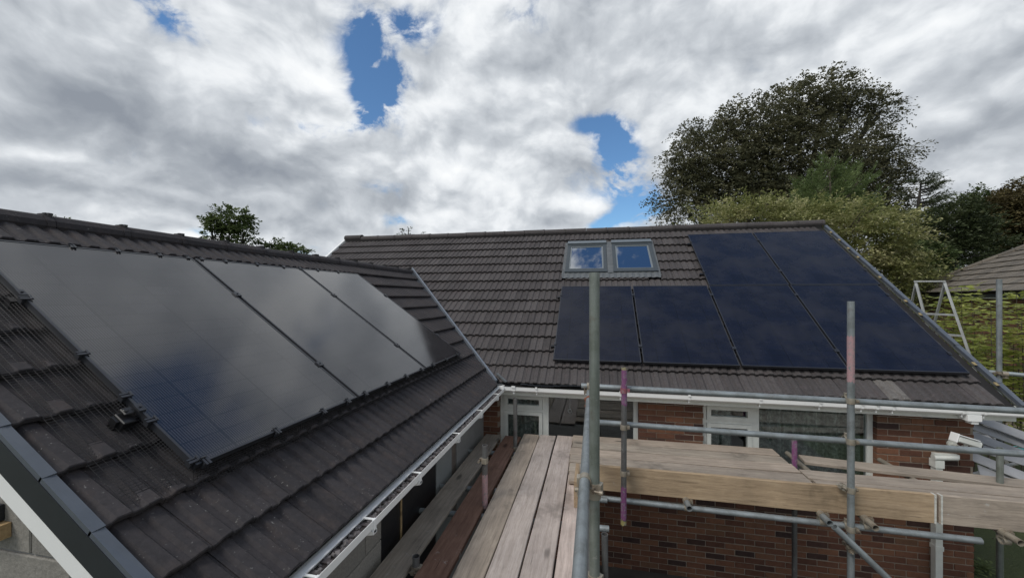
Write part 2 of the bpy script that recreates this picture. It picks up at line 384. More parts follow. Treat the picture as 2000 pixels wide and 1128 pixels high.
PV_L = m_panel('black_solar_cells', (.012, .011, .0135), (.060, .060, .066), .09, 1.0)
PV_R = m_panel('navy_solar_cells', (.005, .0068, .0155), (.015, .019, .036), .24, .24)  # navy cells, same product; blue sky reflection also put into the colour
def m_glass(name, tint, refl):
    m = bpy.data.materials.new(name); m.use_nodes = True; nt = m.node_tree; nt.nodes.clear(); T = NT(nt)
    tr = T.n('ShaderNodeBsdfTransparent', ins={0: (*tint, 1)}); gl = T.n('ShaderNodeBsdfGlossy', ins={0: (.95, .97, 1, 1), 'Roughness': .01})
    fr = T.n('ShaderNodeFresnel', ins={0: 1.5}).outputs[0]
    f = T.m('MINIMUM', T.m('ADD', T.m('MULTIPLY', fr, 1.7), refl), 1.0)
    mx = T.n('ShaderNodeMixShader'); nt.links.new(f, mx.inputs[0]); nt.links.new(tr.outputs[0], mx.inputs[1]); nt.links.new(gl.outputs[0], mx.inputs[2])
    o = T.n('ShaderNodeOutputMaterial'); nt.links.new(mx.outputs[0], o.inputs[0]); return m
GLASS = m_glass('window_glass', (.8, .85, .85), .02)
GLASS_V = m_glass('coated_skylight_glass', (.25, .3, .35), .34)
def m_lace():
    m, T, b = mat('lace_curtain', (.3, .3, .28), .9)
    O = wpos(T); n, _ = T.noise(T.n('ShaderNodeMapping', ins={0: O, 3: (1, 0, .8)}).outputs[0], 22, 4, .6); n2, _ = T.noise(T.n('ShaderNodeMapping', ins={0: O, 3: (1, 0, .03)}).outputs[0], 13, 3, .6)
    c = T.mix(T.sstep(n, .38, .66), (.28, .28, .25), (.72, .70, .62)); c = T.mix(.8, c, T.ramp(n2, [(.32, .30), (.68, 1.45)]), 'MULTIPLY'); setc(T, b, c); return m  # stretched noise paints light and shade of vertical folds into the cloth colour
LACE = m_lace()
def m_leaf(name, c0, c1, c2, trans=.35, rough=.55):
    m = bpy.data.materials.new(name); m.use_nodes = True; nt = m.node_tree; T = NT(nt); b = nt.nodes['Principled BSDF']
    r = T.n('ShaderNodeNewGeometry').outputs['Random Per Island']; n, _ = T.noise(wpos(T), .9, 3, .6)
    c = T.ramp(T.m('ADD', T.m('MULTIPLY', r, .45), T.m('MULTIPLY', T.sstep(n, .25, .75), .6)), [(.1, c0), (.5, c1), (.92, c2)])
    nt.links.new(c, b.inputs['Base Color']); b.inputs['Roughness'].default_value = rough; b.inputs['Specular IOR Level'].default_value = .3
    tl = T.n('ShaderNodeBsdfTranslucent'); nt.links.new(c, tl.inputs[0])
    mx = T.n('ShaderNodeMixShader'); mx.inputs[0].default_value = trans
    nt.links.new(b.outputs[0], mx.inputs[1]); nt.links.new(tl.outputs[0], mx.inputs[2]); nt.links.new(mx.outputs[0], nt.nodes['Material Output'].inputs[0]); return m
LF_BEECH = m_leaf('beech_leaves', (.055, .060, .036), (.115, .118, .066), (.23, .215, .125), .35)
LF_GOLD = m_leaf('golden_leaves', (.11, .135, .045), (.26, .275, .10), (.62, .58, .34), .35)
LF_PINE = m_leaf('pine_needles', (.075, .11, .04), (.13, .18, .065), (.20, .25, .10), .3)
LF_DARK = m_leaf('dark_leaves', (.030, .042, .020), (.055, .072, .032), (.095, .115, .05), .25)
LF_BROWN = m_leaf('bronze_leaves', (.07, .056, .028), (.12, .10, .045), (.18, .15, .07), .25)
LF_MID = m_leaf('green_leaves', (.05, .07, .028), (.09, .125, .045), (.16, .20, .075), .3)
LF_LAUREL = m_leaf('bright_shrub_leaves', (.15, .185, .04), (.29, .33, .075), (.46, .47, .14), .45, .42)
BARK = m_plain('bark', (.085, .07, .055), .9, .3, 20, bmp=.5)
BARK_D = m_plain('dark_bark', (.045, .04, .035), .9, .3, 20, bmp=.5)
def m_grass():
    m, T, b = mat('grass', rough=.9); n, _ = T.noise(wpos(T), .5, 6, .65); n2, _ = T.noise(wpos(T), 30, 4, .7)
    setc(T, b, T.mix(.6, T.ramp(n, [(.3, (.035, .055, .018)), (.7, (.075, .09, .03))]), T.ramp(n2, [(.3, .6), (.7, 1.4)]), 'MULTIPLY')); bump(T, b, n2, .8, .03); return m

# ------------------------------------------------------------------ ground
g = MB(); g.quad((-400, -400, -H), (400, -400, -H), (400, 600, -H), (-400, 600, -H)); g.build('ground', m_grass(), kind='structure')
g = MB(); g.bb(-1.6, 5.2, -3, 5.58, -H - .1, -H + .03); g.build('patio', PAVING, kind='structure')

# ------------------------------------------------------------------ roofs
PITCH = rad(35); TN, CP, SP = math.tan(PITCH), math.cos(PITCH), math.sin(PITCH)
EY, EZ = 5.36, -1.22                      # eave of the main roof
EX = -1.38                                # the extension's roof plane: z = EZ - TN*(X-EX)
R_MAIN = Matrix(((1, 0, 0), (0, CP, -SP), (0, SP, CP)))           # columns: along eave, up the slope, normal
R_EXT = Matrix(((0, -CP, SP), (1, 0, 0), (0, SP, CP)))
def pm(x, s, n=0):  return Vector((x, EY + s * CP - n * SP, EZ + s * SP + n * CP))
def pe(y, s, n=0):  return Vector((EX - s * CP + n * SP, y, EZ + s * SP + n * CP))
RIDGE_S = 4.66; X_L, X_R = -6.36, 4.56
TW = .2155
house = thing('brick_bungalow', 'brick bungalow with a long brown tiled roof behind the scaffold', 'house', (1.0, 7.5, -H))
ext = thing('block_extension', 'low extension with new dark tiles and three solar panels', 'house extension', (-2.8, 3.5, -H))

def roll_profile():
    pr = []; h = .0155
    for k in range(2):
        o = k * TW / 2
        pr += [(o, 0), (o + .022, 0), (o + .036, h), (o + .084, h * .97), (o + .098, .001)]
    pr.append((TW - .0015, 0)); return pr
def tile_mesh(name, gauge, seed):
    rg = random.Random(seed); pr = roll_profile(); m = MB(); L = gauge + .05; th = .024; lift = .040
    top = lambda y, z: z + lift * (1 - y / gauge)
    j = [rg.uniform(-.0025, .0025) for _ in pr]
    n = len(pr); vs = []
    for (x, z), q in zip(pr, j):
        vs += [(x, q, top(q, z) - th), (x, q + .001, top(q, z) - .004), (x, q + .006, top(0, z)), (x, L, top(L, z))]
    fs = []
    for i in range(n - 1):
        a, b = 4 * i, 4 * (i + 1)
        for k in range(3): fs.append((a + k, b + k, b + k + 1, a + k + 1))
    fs.append((0, 1, 2, 3)); e = 4 * (n - 1); fs.append((e + 3, e + 2, e + 1, e))
    m.add(vs, fs); return m.mesh(name, fix=False)
def poly_clip(me, R, loc, planes):
    """clip a copy of the tile against world planes (point, normal kept on the positive side); returns mesh or None"""
    bm = bmesh.new(); bm.from_mesh(me); bm.transform(Matrix.Translation(loc) @ R.to_4x4())
    for p, nrm in planes:
        bmesh.ops.bisect_plane(bm, geom=bm.verts[:] + bm.edges[:] + bm.faces[:], plane_co=p, plane_no=nrm, clear_inner=True)
    if not bm.faces: bm.free(); return None
    bm.transform((Matrix.Translation(loc) @ R.to_4x4()).inverted())
    out = bpy.data.meshes.new(me.name); bm.to_mesh(out); bm.free(); return out
def proj(p):
    r = p.x * CS + p.y * SN; w = -p.x * SN + p.y * CS
    if w < .1: return None
    return 1000 + FPX * r / w, V0 - FPX * p.z / w, w

PANELS_L = [(1.475, 2.730), (2.757, 3.985), (4.012, 5.145)]
PANELS_R1 = [(-.583, .626), (.654, 1.855), (1.883, 3.078), (3.106, 4.315)]
PANELS_R2 = [(1.895, 3.098), (3.126, 4.365)]
PL_S0, PL_S1 = .600, 2.535                 # extent up the extension slope
PR_S0, PR_S1, PR_S2, PR_S3 = .395, 2.285, 2.300, 4.205
PN = .12                                   # height of the glass above the tiles
VX0, VX1, VS0, VS1 = -.61, 1.18, 2.72, 4.115   # opening for the pair of roof windows and flashing
def hidden_main(x0, x1, s0, s1):
    m = .12
    for a, b, lo, hi in ((PANELS_R1[0][0], PANELS_R1[-1][1], PR_S0, PR_S1), (PANELS_R2[0][0], PANELS_R2[-1][1], PR_S2, PR_S3)):
        if x0 > a + m and x1 < b - m and s0 > lo + m and s1 < hi - .02: return True
    return False

def lay_tiles(root, R, P, gauge, n_course, u0, u1, material, clip, hide, seed, hole=None):
    rg = random.Random(seed)
    ms = [tile_mesh('tile', gauge, seed + k) for k in range(4)]
    for m in ms: m.materials.append(material)
    jobs = []
    ncol = int((u1 - u0) / TW + .999)
    for c in range(n_course):
        s0 = c * gauge
        for k in range(ncol):
            x0 = u0 + k * TW
            if x0 + TW > u1 + .02: continue
            loc = P(x0, s0, rg.uniform(-.002, .002)); mid = P(x0 + TW / 2, s0 + gauge / 2)
            me = rg.choice(ms)
            cl = clip(x0, s0)
            if cl == 'skip': continue
            if hole and x0 < hole[1] and x0 + TW > hole[0] and s0 < hole[3] and s0 + gauge > hole[2]:
                ax = R @ Vector((1, 0, 0)); ay = R @ Vector((0, 1, 0))
                if x0 < hole[0]: cl = [(P(hole[0], s0), -ax)]
                elif x0 + TW > hole[1]: cl = [(P(hole[1], s0), ax)]
                elif s0 < hole[2]: cl = [(P(x0, hole[2]), -ay)]
                elif s0 + gauge > hole[3]: cl = [(P(x0, hole[3]), ay)]
                else: continue
            if cl:
                me = poly_clip(me, R, loc, cl)
                if me is None: continue
                if not me.materials: me.materials.append(material)
            q = proj(mid); score = 0
            if q and -40 < q[0] < 2040 and 0 < q[1] < 1180 and not hide(x0, x0 + TW, s0, s0 + gauge):
                nrm = R @ Vector((0, 0, 1)); view = -mid.normalized()
                score = max(0, nrm.dot(view)) / (mid.length ** 2)
            jit = Matrix.Rotation(rg.gauss(0, .004), 3, 'Z') @ Matrix.Rotation(rg.gauss(0, .004), 3, 'X')
            jobs.append((score, rg.random(), me, loc, R @ jit))
    jobs.sort(key=lambda j: (-j[0], j[1]))
    for j in jobs[:300]:
        me = j[2]
        if material is TILE_O and (j[3] - P(3.30, 0)).length < .12:
            me = me.copy(); me.materials.clear(); me.materials.append(TILE_PALE)
        link('tile', me, None, root, j[3], j[4])
    rest = jobs[300:]
    vs, fs = [], []; base = ROOT[root] - Vector((0, 0, H))
    for j in rest:
        n = len(vs); v = np.empty(len(j[2].vertices) * 3); j[2].vertices.foreach_get('co', v); v = v.reshape(-1, 3)
        w = v @ np.array(j[4]).T + np.array(j[3] - base); vs += w.tolist()
        fs += [[i + n for i in p.vertices] for p in j[2].polygons]
    me = bpy.data.meshes.new('tile_field'); me.from_pydata(vs, [], fs); me.materials.append(material)
    o = bpy.data.objects.new('tile_field', me); COL.objects.link(o); o.parent = root; ROOT[o] = ROOT[root]; tag(o, kind='stuff')

# --- main roof
r = MB(); t = .05
a, b_, c, d = pm(X_L + .02, -.0, -.01), pm(X_R - .02, -.0, -.01), pm(X_R - .02, RIDGE_S, -.01), pm(X_L + .02, RIDGE_S, -.01)
dn = Vector((0, 0, -t)); r.add([a, b_, c, d, a + dn, b_ + dn, c + dn, d + dn], [(0, 1, 2, 3), (7, 6, 5, 4), (0, 4, 5, 1), (1, 5, 6, 2), (2, 6, 7, 3), (3, 7, 4, 0)])
YR = pm(0, RIDGE_S).y; ZR = pm(0, RIDGE_S).z
a2 = [Vector((p.x, 2 * YR - p.y, p.z)) for p in (a, b_)]
r.add([c, d, a2[0], a2[1], c + dn, d + dn, a2[0] + dn, a2[1] + dn], [(0, 1, 2, 3), (4, 7, 6, 5), (2, 6, 7, 3)])
mroof = r.build('roof', UNDERLAY, house)
def clip_main(x0, s0):
    # the valleys against the extension: keep where Y-EY > min(-(X-EX), X+6.52)
    if x0 > -.9 - .3: pass
    y0 = s0 * CP; y1 = (s0 + .4) * CP; xs = (x0, x0 + TW)
    f = lambda x, y: y - min(-(x - EX), x + 6.55)
    vals = [f(x, y) for x in xs for y in (y0, y1)]
    if min(vals) > .06: return None
    if max(vals) < .06: return 'skip'
    if x0 > -4.0: return [(Vector((EX - .06, EY, 0)), Vector((1, 1, 0)))] if False else [(Vector((EX + .05, EY, 0)), Vector((1, 1, 0)))]
    return [(Vector((-6.55 - .05, EY, 0)), Vector((-1, 1, 0)))]
lay_tiles(mroof, R_MAIN, pm, .3285, 14, X_L, X_R, TILE_O, clip_main, hidden_main, 11, (VX0, VX1, VS0, VS1))
def ridge_tiles(root, p_of, n, length, material, ax, seed):
    """half-round ridge tiles butted along the ridge, p_of(k) gives the start of each"""
    rg = random.Random(seed); ax = Vector(ax); side = ax.cross(Vector((0, 0, 1)))
    for k in range(n):
        m = MB(); p = p_of(k) + Vector((0, 0, rg.uniform(-.004, .004))); L = length - .006
        ang = [rad(x) for x in (-34, -6, 22, 55, 90, 125, 158, 186, 214)]
        for r0, r1, t0, t1 in ((.096, .096, 0, L), (.102, .102, L - .045, L)):
            P0 = [p + ax * t0 + side * math.cos(q) * r0 * 1.0 + Vector((0, 0, math.sin(q) * r0 * .82)) for q in ang]
            P1 = [p + ax * t1 + side * math.cos(q) * r1 * 1.0 + Vector((0, 0, math.sin(q) * r1 * .82)) for q in ang]
            I0 = [x - (x - (p + ax * t0)) * .14 for x in P0]; I1 = [x - (x - (p + ax * t1)) * .14 for x in P1]
            N = len(ang); vs = P0 + P1 + I0 + I1; fs = []
            for i in range(N - 1):
                fs += [(i, i + 1, N + i + 1, N + i), (2 * N + i, 3 * N + i, 3 * N + i + 1, 2 * N + i + 1), (i, 2 * N + i, 2 * N + i + 1, i + 1), (N + i, N + i + 1, 3 * N + i + 1, 3 * N + i)]
            fs += [(0, N, 3 * N, 2 * N), (N - 1, 3 * N - 1, 4 * N - 1, 2 * N - 1)]
            m.add(vs, fs)
        m.build('ridge_tile', material, root)
nR = 23
ridge_tiles(mroof, lambda k: Vector((X_L - .02 + k * (X_R - X_L + .04) / nR, YR, ZR + .038 + (.035 if k == 0 else 0))), nR, (X_R - X_L + .04) / nR, TILE_O, (1, 0, 0), 3)
m = MB(); m.bb(X_L + .03, X_R - .03, YR - .075, YR + .075, ZR - .08, ZR + .035); m.build('ridge_gap_fill', UNDERLAY, mroof)  # black filler added under the ridge; its colour stands for the shaded gap
# right verge: slate grey dry verge and lichened bedding line, left verge: white barge board
def verge_caps(root, P, s_list, u_in, u_out, zt, drop, mat_, name):
    for i in range(len(s_list) - 1):
        s0, s1 = s_list[i], s_list[i + 1] + .01; m = MB()
        A = [P(u_in, s0, zt + .016), P(u_out, s0, zt + .012), P(u_out, s0, zt - drop), P(u_in, s0, zt - .02)]
        B = [P(u_in, s1, zt + .007), P(u_out, s1, zt + .0105), P(u_out, s1, zt - drop - .001), P(u_in, s1, zt - .03)]
        m.add(A + B, [(0, 1, 2, 3), (7, 6, 5, 4), (0, 4, 5, 1), (1, 5, 6, 2), (2, 6, 7, 3), (3, 7, 4, 0)])
        m.build(name, mat_, root)
gs = [i * .3285 for i in range(15)]
verge_caps(mroof, pm, gs, X_R + .002, X_R + .055, .03, .10, GREY_TRIM, 'verge_cap')
m = MB()
for s0 in (.02, .35, 1.34, 1.67, 2.33, 2.99, 3.32, 3.65, 3.98):      # mortar pats left at the edge of some courses
    m.box(pm(X_R - .022, s0 + .285, .046), (.03, .05, .008), R_MAIN)
m.build('verge_bedding', m_plain('mortar_pats', (.27, .215, .11), .9, .5, 30), mroof, kind='stuff')
m = MB(); m.bar(pm(X_L - .03, -.05, -.02), pm(X_L - .03, RIDGE_S, -.02), .05, .16, R_MAIN @ Vector((0, 0, 1))); m.build('barge_board', UPVC, house)
m = MB(); m.bar(pm(X_R + .02, .0, -.14), pm(X_R + .02, RIDGE_S, -.14), .04, .15, R_MAIN @ Vector((0, 0, 1))); m.build('barge_board', UPVC_OLD, house)

# --- extension roof
E_RS = 3.04; Y_V = 1.135
r = MB()
a, b_, c, d = pe(Y_V + .02, .02, -.01), pe(8.6, .02, -.01), pe(8.6, E_RS, -.01), pe(Y_V + .02, E_RS, -.01)
r.add([a, b_, c, d, a + dn, b_ + dn, c + dn, d + dn], [(0, 1, 2, 3), (7, 6, 5, 4), (0, 4, 5, 1), (2, 6, 7, 3), (3, 7, 4, 0)])
XR_E = pe(0, E_RS).x; ZR_E = pe(0, E_RS).z
a2 = [Vector((2 * XR_E - p.x, p.y, p.z)) for p in (a, b_)]
r.add([c, d, a2[0], a2[1], c + dn, d + dn, a2[0] + dn, a2[1] + dn], [(0, 1, 2, 3), (4, 7, 6, 5), (1, 5, 6, 2)])
eroof = r.build('roof', UNDERLAY, ext)
def clip_ext(y0, s0):
    f = lambda y, s: (-(EX - s * CP - EX)) - (y - EY)          # >0 on the visible side: (EX-x) - (y-EY)
    vals = [f(y, s) for y in (y0, y0 + TW) for s in (s0, s0 + .36)]
    if min(vals) > .05: return None
    if max(vals) < .05: return 'skip'
    return [(Vector((EX - .04, EY, 0)), Vector((-1, -1, 0)))]
def hidden_ext(y0, y1, s0, s1): return y0 > PANELS_L[0][0] + .25 and y1 < PANELS_L[-1][1] - .1 and s0 > PL_S0 + .2 and s1 < PL_S1 - .05
E0 = -.055; EG = .3045
lay_tiles(eroof, R_EXT, lambda y, s, n=0: pe(y, s + E0, n), EG, 10, Y_V, 8.3, TILE_N, clip_ext, hidden_ext, 31)
ridge_tiles(eroof, lambda k: Vector((XR_E, Y_V + .02 + k * .463, ZR_E - .018)), 15, .463, TILE_N, (0, 1, 0), 5)
m = MB(); m.bb(XR_E - .075, XR_E + .075, Y_V + .04, 7.9, ZR_E - .1, ZR_E - .02); m.build('ridge_gap_fill', UNDERLAY, eroof)  # added black core that keeps the holes below these ridge tiles dark
for k in range(15):                       # ridge clips stand up at each joint
    y = Y_V + .02 + (k + 1) * .463 - .02
    m = MB(); m.box((XR_E + .012, y, ZR_E + .066), (.085, .024, .014)); m.box((XR_E + .03, y + .006, ZR_E + .070), (.025, .045, .010)); m.box((XR_E + .058, y, ZR_E + .050), (.018, .022, .045))
    m.build('ridge_clip', BLACK, eroof)
gs = [E0 + i * EG for i in range(12)]
verge_caps(eroof, pe, gs, Y_V - .002, Y_V - .044, .034, .016, GREY_TRIM, 'verge_cap')
m = MB(); m.bar(pe(Y_V - .040, -.055, -.028), pe(Y_V - .040, E_RS, -.028), .014, .105, R_EXT @ Vector((0, 0, 1))); m.build('verge_trim', BLACK_TRIM, eroof)
m = MB(); m.bar(pe(Y_V - .030, -.055, -.123), pe(Y_V - .030, E_RS, -.123), .02, .085, R_EXT @ Vector((0, 0, 1))); m.build('barge_board', UPVC, ext)
# valley strip
m = MB(); p0 = Vector((EX + .03, EY - .03, EZ - .01)); p1 = Vector((XR_E + .02, EY - (XR_E - EX) - .02, ZR_E + .03))
m.bar(p0 + Vector((0, 0, .045)), p1 + Vector((0, 0, .045)), .028, .05)
m.build('valley_strip', m_plain('valley_metal', (.19, .215, .25), .4, .1, 8, metal=.3), house)
m = MB(); m.bar(p0 + Vector((0, 0, .012)), p1 + Vector((0, 0, .012)), .15, .02); m.build('valley_lining', BLACK_TRIM, house)

# ------------------------------------------------------------------ main house walls, bricks, windows
WY = 5.588; W_R, W_L = 4.327, -1.62; SILL = -2.45; HEAD = -1.40
OP = [(-1.365, .585), (1.405, 3.36)]
w = MB()
w.bb(.593, 1.397, WY, WY + .2, SILL, HEAD + .02); w.bb(3.368, W_R - .008, WY, WY + .2, SILL, HEAD + .02); w.bb(W_L, -1.373, WY, WY + .2, SILL, HEAD + .02)
w.bb(W_L, W_R - .008, WY, WY + .2, -H, SILL)
w.bb(W_R - .21, W_R - .009, WY + .2, 12.7, -H, HEAD); w.bb(-6.2, -6.0, WY + .2, 12.7, -H, HEAD); w.bb(-6.2, W_R, 12.7, 12.9, -H, HEAD)
w.bb(W_L - .2, W_L, WY, WY + .2, -H, HEAD)
wall = w.build('wall', MORTAR, house)
# gable triangle right
m = MB(); m.prism([(W_R - .02, WY + .02, HEAD), (W_R - .02, 2 * YR - WY, HEAD), (W_R - .02, YR, ZR - .12)], (1, 0, 0), -.15, 0); m.build('gable', MORTAR, house)
brick_meshes = {}
def brick_mesh(l, seed):
    k = (round(l, 3), seed % 3)
    if k not in brick_meshes:
        q = MB(); q.box((l / 2, .05, .0325), (l, .1, .065)); me = q.mesh('brick', BRICK, bevel=.004); brick_meshes[k] = me
    return brick_meshes[k]
def lay_bricks(root, jobs_regions, origin, R, rows_of, seed, vis, maxn=300):
    rg = random.Random(seed); jobs = []
    for (x0, x1, z0, z1) in jobs_regions:
        n0 = int(math.floor((HEAD - z1) / .0765 + .001)); k = n0
        while True:
            zt = HEAD + .02 - k * .0765
            if zt - .065 < z0 - .05: break
            x = x0 - (.1175 if k % 2 else 0) ; 
            while x < x1 - .02:
                a, e = max(x, x0), min(x + .225, x1)
                if e - a > .03: jobs.append((a, zt - .065, e - a, rg.random()))
                x += .235
            k += 1
    jobs = [(vis(a, z), a, z, l, q) for a, z, l, q in jobs]; jobs.sort(key=lambda j: -j[0])
    for v_, a, z, l, q in jobs[:maxn]:
        if v_ <= 0: break
        jit = Vector((rg.gauss(0, .001), rg.gauss(0, .0015), rg.gauss(0, .001)))
        link('brick', brick_mesh(l, int(q * 99)), None, root, origin + R @ (Vector((a, 0, z)) + jit), R @ Matrix.Rotation(rg.gauss(0, .004), 3, 'Y'))
    rest = [j for i, j in enumerate(jobs) if i >= maxn or j[0] <= 0]
    if rest:
        m = MB()
        for v_, a, z, l, q in rest: m.box(origin + R @ Vector((a + l / 2, .05, z + .0325)), (l, .1, .065), R)
        m.build('brick_field', BRICK, root, kind='stuff')
def vis_main(a, z):
    q = proj(Vector((a + .1, 5.58, z + .03)))
    if not q or q[0] < 930 or q[0] > 2000 or q[1] > 1135: return 0
    if z < -1.99 and z > -2.22: return 0
    if z < -2.2 and a < .0: return 0
    return 1 / q[2]
lay_bricks(wall, [(.585, 1.405, SILL, HEAD + .02), (3.36, W_R, SILL, HEAD + .02), (W_L, -1.365, SILL, HEAD + .02), (W_L, W_R, -H, SILL)], Vector((0, 5.58, 0)), Matrix.Identity(3), None, 5, vis_main)
# rooms behind the glass
m = MB(); m.bb(-5.9, 4.1, 8.6, 8.65, -H + .05, -.9); m.bb(-5.9, 4.1, 5.8, 8.6, -H + .02, -H + .06); m.bb(.9, 1.0, 5.85, 8.6, -H + .06, -1.0); m.bb(-5.9, 4.1, 5.85, 8.6, -1.15, -1.1); m.build('room', INTERIOR, house)
def window(x0, x1, split, name_curtain):
    yf = 5.655; fr = MB(); d = .07
    F = lambda a, b, z0, z1, y0=yf, dd=d: fr.bb(a, b, y0, y0 + dd, z0, z1)
    zt, zb, tr = HEAD, SILL, -1.655
    F(x0, x0 + .055, zb, zt); F(x1 - .06, x1, zb, zt); F(split - .042, split + .042, zb, zt)
    F(x0 + .055, x1 - .06, zb, zb + .06); F(x0 + .055, split - .042, zt - .045, zt); F(split + .042, x1 - .06, zt - .03, zt)
    F(x0 + .055, split - .042, tr - .02, tr + .02)
    wroot = fr.build('window', UPVC_OLD, house)
    sa = MB()
    for z0, z1 in ((tr + .022, zt - .047), (zb + .062, tr - .022)):
        a, b = x0 + .058, split - .045; y0 = yf - .016; k = .05
        for q in ((a, a + k, z0, z1), (b - k, b, z0, z1), (a + k, b - k, z0, z0 + k), (a + k, b - k, z1 - k, z1)): sa.bb(q[0], q[1], y0, y0 + .06, q[2], q[3])
    sa.build('sash', UPVC_OLD, wroot)
    for a, b, z0, z1 in ((x0 + .10, split - .09, tr + .07, zt - .095), (x0 + .10, split - .09, zb + .11, tr - .07), (split + .04, x1 - .058, zb + .058, zt - .028)):
        m = MB(); m.bb(a, b, yf + .03, yf + .036, z0, z1); m.build('pane', GLASS, wroot)
    m = MB(); m.bb(x0, x1, 5.60, 5.72, zb - .03, zb - .002); m.build('sill', UPVC_OLD, wroot)
    return wroot
def curtain(x0, x1, y, z0, z1, root, amp=.03, wl=.13):
    m = MB(); n = int((x1 - x0) / .015); vs = []; rg = random.Random(int(x0 * 100)); ph = rg.random() * 6
    for i in range(n + 1):
        x = x0 + (x1 - x0) * i / n; yy = y + amp * math.sin(x / wl * 6.28 + ph + 1.2 * math.sin(x * 9))
        vs += [(x, yy, z0), (x, yy, z1)]
    m.add(vs, [(2 * i, 2 * i + 2, 2 * i + 3, 2 * i + 1) for i in range(n)], True); m.build('curtain', LACE, root)
w1 = window(OP[0][0], OP[0][1], -.695, None); w2 = window(OP[1][0], OP[1][1], 2.05, None)
curtain(-1.3, -.72, 5.80, SILL, HEAD, w1, .02); curtain(2.12, 3.3, 5.80, SILL, HEAD, w2, .035); curtain(1.46, 1.80, 5.80, SILL, HEAD, w2, .03)
m = MB(); px, pz = -.352, -1.655     # hanging pull ring
m.tube((px, 5.74, HEAD), (px, 5.74, pz + .028), .0035, 6)
for i in range(14):
    a0, a1 = i * 2 * math.pi / 14, (i + 1) * 2 * math.pi / 14
    m.tube((px + .026 * math.cos(a0), 5.74, pz + .026 * math.sin(a0)), (px + .026 * math.cos(a1), 5.74, pz + .026 * math.sin(a1)), .005, 6)
m.build('blind_pull', UPVC, w1)
# eaves of the main house: soffit, fascia, gutter, brackets, outlet
m = MB(); m.bb(-1.30, 4.585, 5.42, 5.44, -1.388, -1.215); m.build('fascia', UPVC_OLD, house)
m = MB(); m.bb(-1.55, 4.58, 5.442, 5.60, -1.386, -1.372); m.build('soffit', UPVC_OLD, house)
def gutter_profile(w_, h_): return [(0, 0), (0, -h_ * .55), (w_ * .22, -h_), (w_ * .78, -h_), (w_ * .97, -h_ * .72), (w_, -h_ * .1), (w_ * 1.03, 0)]
def gutter(p0, p1, out, w_, h_, name, material, parent):
    p0, p1, out = Vector(p0), Vector(p1), Vector(out); up = Vector((0, 0, 1)); pr = gutter_profile(w_, h_); m = MB()
    A = [p0 + out * x + up * z for x, z in pr]; B = [p1 + out * x + up * z for x, z in pr]
    c = lambda x, z: (x * .94 + w_ * .03, z + .004 if z < -.01 else z)
    IA = [p0 + out * c(x, z)[0] + up * c(x, z)[1] for x, z in pr]; IB = [p1 + out * c(x, z)[0] + up * c(x, z)[1] for x, z in pr]
    n = len(pr); vs = A + B + IA + IB; fs = []
    for i in range(n - 1): fs += [(i, i + 1, n + i + 1, n + i), (2 * n + i, 3 * n + i, 3 * n + i + 1, 2 * n + i + 1), (i, 2 * n + i, 2 * n + i + 1, i + 1), (n + i, n + i + 1, 3 * n + i + 1, 3 * n + i)]
    fs += [(0, n, 3 * n, 2 * n), (n - 1, 3 * n - 1, 4 * n - 1, 2 * n - 1)]
    m.add(vs, fs); return m.build(name, material, parent)
GZ = -1.245
gut = gutter((-1.245, 5.418, GZ), (4.60, 5.418, GZ), (0, -1, 0), .112, .072, 'gutter', UPVC, house)
m = MB(); m.bb(4.60, 4.612, 5.300, 5.425, GZ - .078, GZ + .006); m.build('stop_end', UPVC, gut)
def gbracket(x, wide=.028):
    m = MB(); pr = [(q[0] * 1.05 - .002, q[1] * 1.06 - .001) for q in gutter_profile(.112, .072)]
    A = [Vector((x - wide / 2, 5.418 - a, GZ + b)) for a, b in pr]; B = [p + Vector((wide, 0, 0)) for p in A]; n = len(pr)
    m.add(A + B, [(i, i + 1, n + i + 1, n + i) for i in range(n - 1)])
    m.bb(x - wide / 2, x + wide / 2, 5.292, 5.31, GZ - .012, GZ + .012); m.bb(x - wide * .2, x + wide * .2, 5.33, 5.418, GZ - .10, GZ - .074); m.build('bracket', UPVC, gut)
for x in (-1.10, -.78, .33, 1.17, 1.98, 2.62, 3.05, 3.20, 3.36, 4.02, 4.22): gbracket(x, .05 if x in (-1.10,) else .026)
m = MB(); m.bb(4.055, 4.185, 5.305, 5.415, GZ - .135, GZ - .066); m.bb(4.10, 4.165, 5.32, 5.40, GZ - .17, GZ - .13); m.build('outlet', UPVC, gut)
# downpipe with its offset
m = MB(); m.bb(3.885, 3.955, 5.485, 5.555, -H, -1.90); m.bb(3.875, 3.965, 5.475, 5.565, -1.99, -1.90); m.bb(3.878, 3.962, 5.478, 5.562, -2.95, -2.90); dp = m.build('downpipe', UPVC_OLD, house)
m = MB(); m.tube((3.87, 5.50, -1.875), (4.10, 5.50, -1.858), .036, 12); m.box((3.99, 5.5, -1.845), (.24, .05, .045)); m.build('pipe_offset', UPVC_OLD, dp)
# corner of the two gutters
m = MB(); m.bb(-1.325, -1.235, 5.300, 5.425, GZ - .075, GZ + .002); m.bb(-1.262, -1.236, 5.29, 5.43, GZ - .08, GZ + .006); m.build('gutter_corner', UPVC, house)
m = MB(); m.bar((-1.335, 5.31, GZ + .012), (-1.20, 5.43, GZ + .012), .02, .03); m.bar(pm(-1.2, -.02, .06), pm(-1.36, .12, .07), .035, .02); m.build('valley_outlet', LEAD, house)
# sagging underlay strip at the eave
m = MB(); 
for i in range(16):
    x = -.95 + i * .09; m.box((x, 5.345, -1.205 - .012 * math.sin(i * .6)), (.1, .10, .006))
m.build('eave_felt', BLACK_TRIM, house)

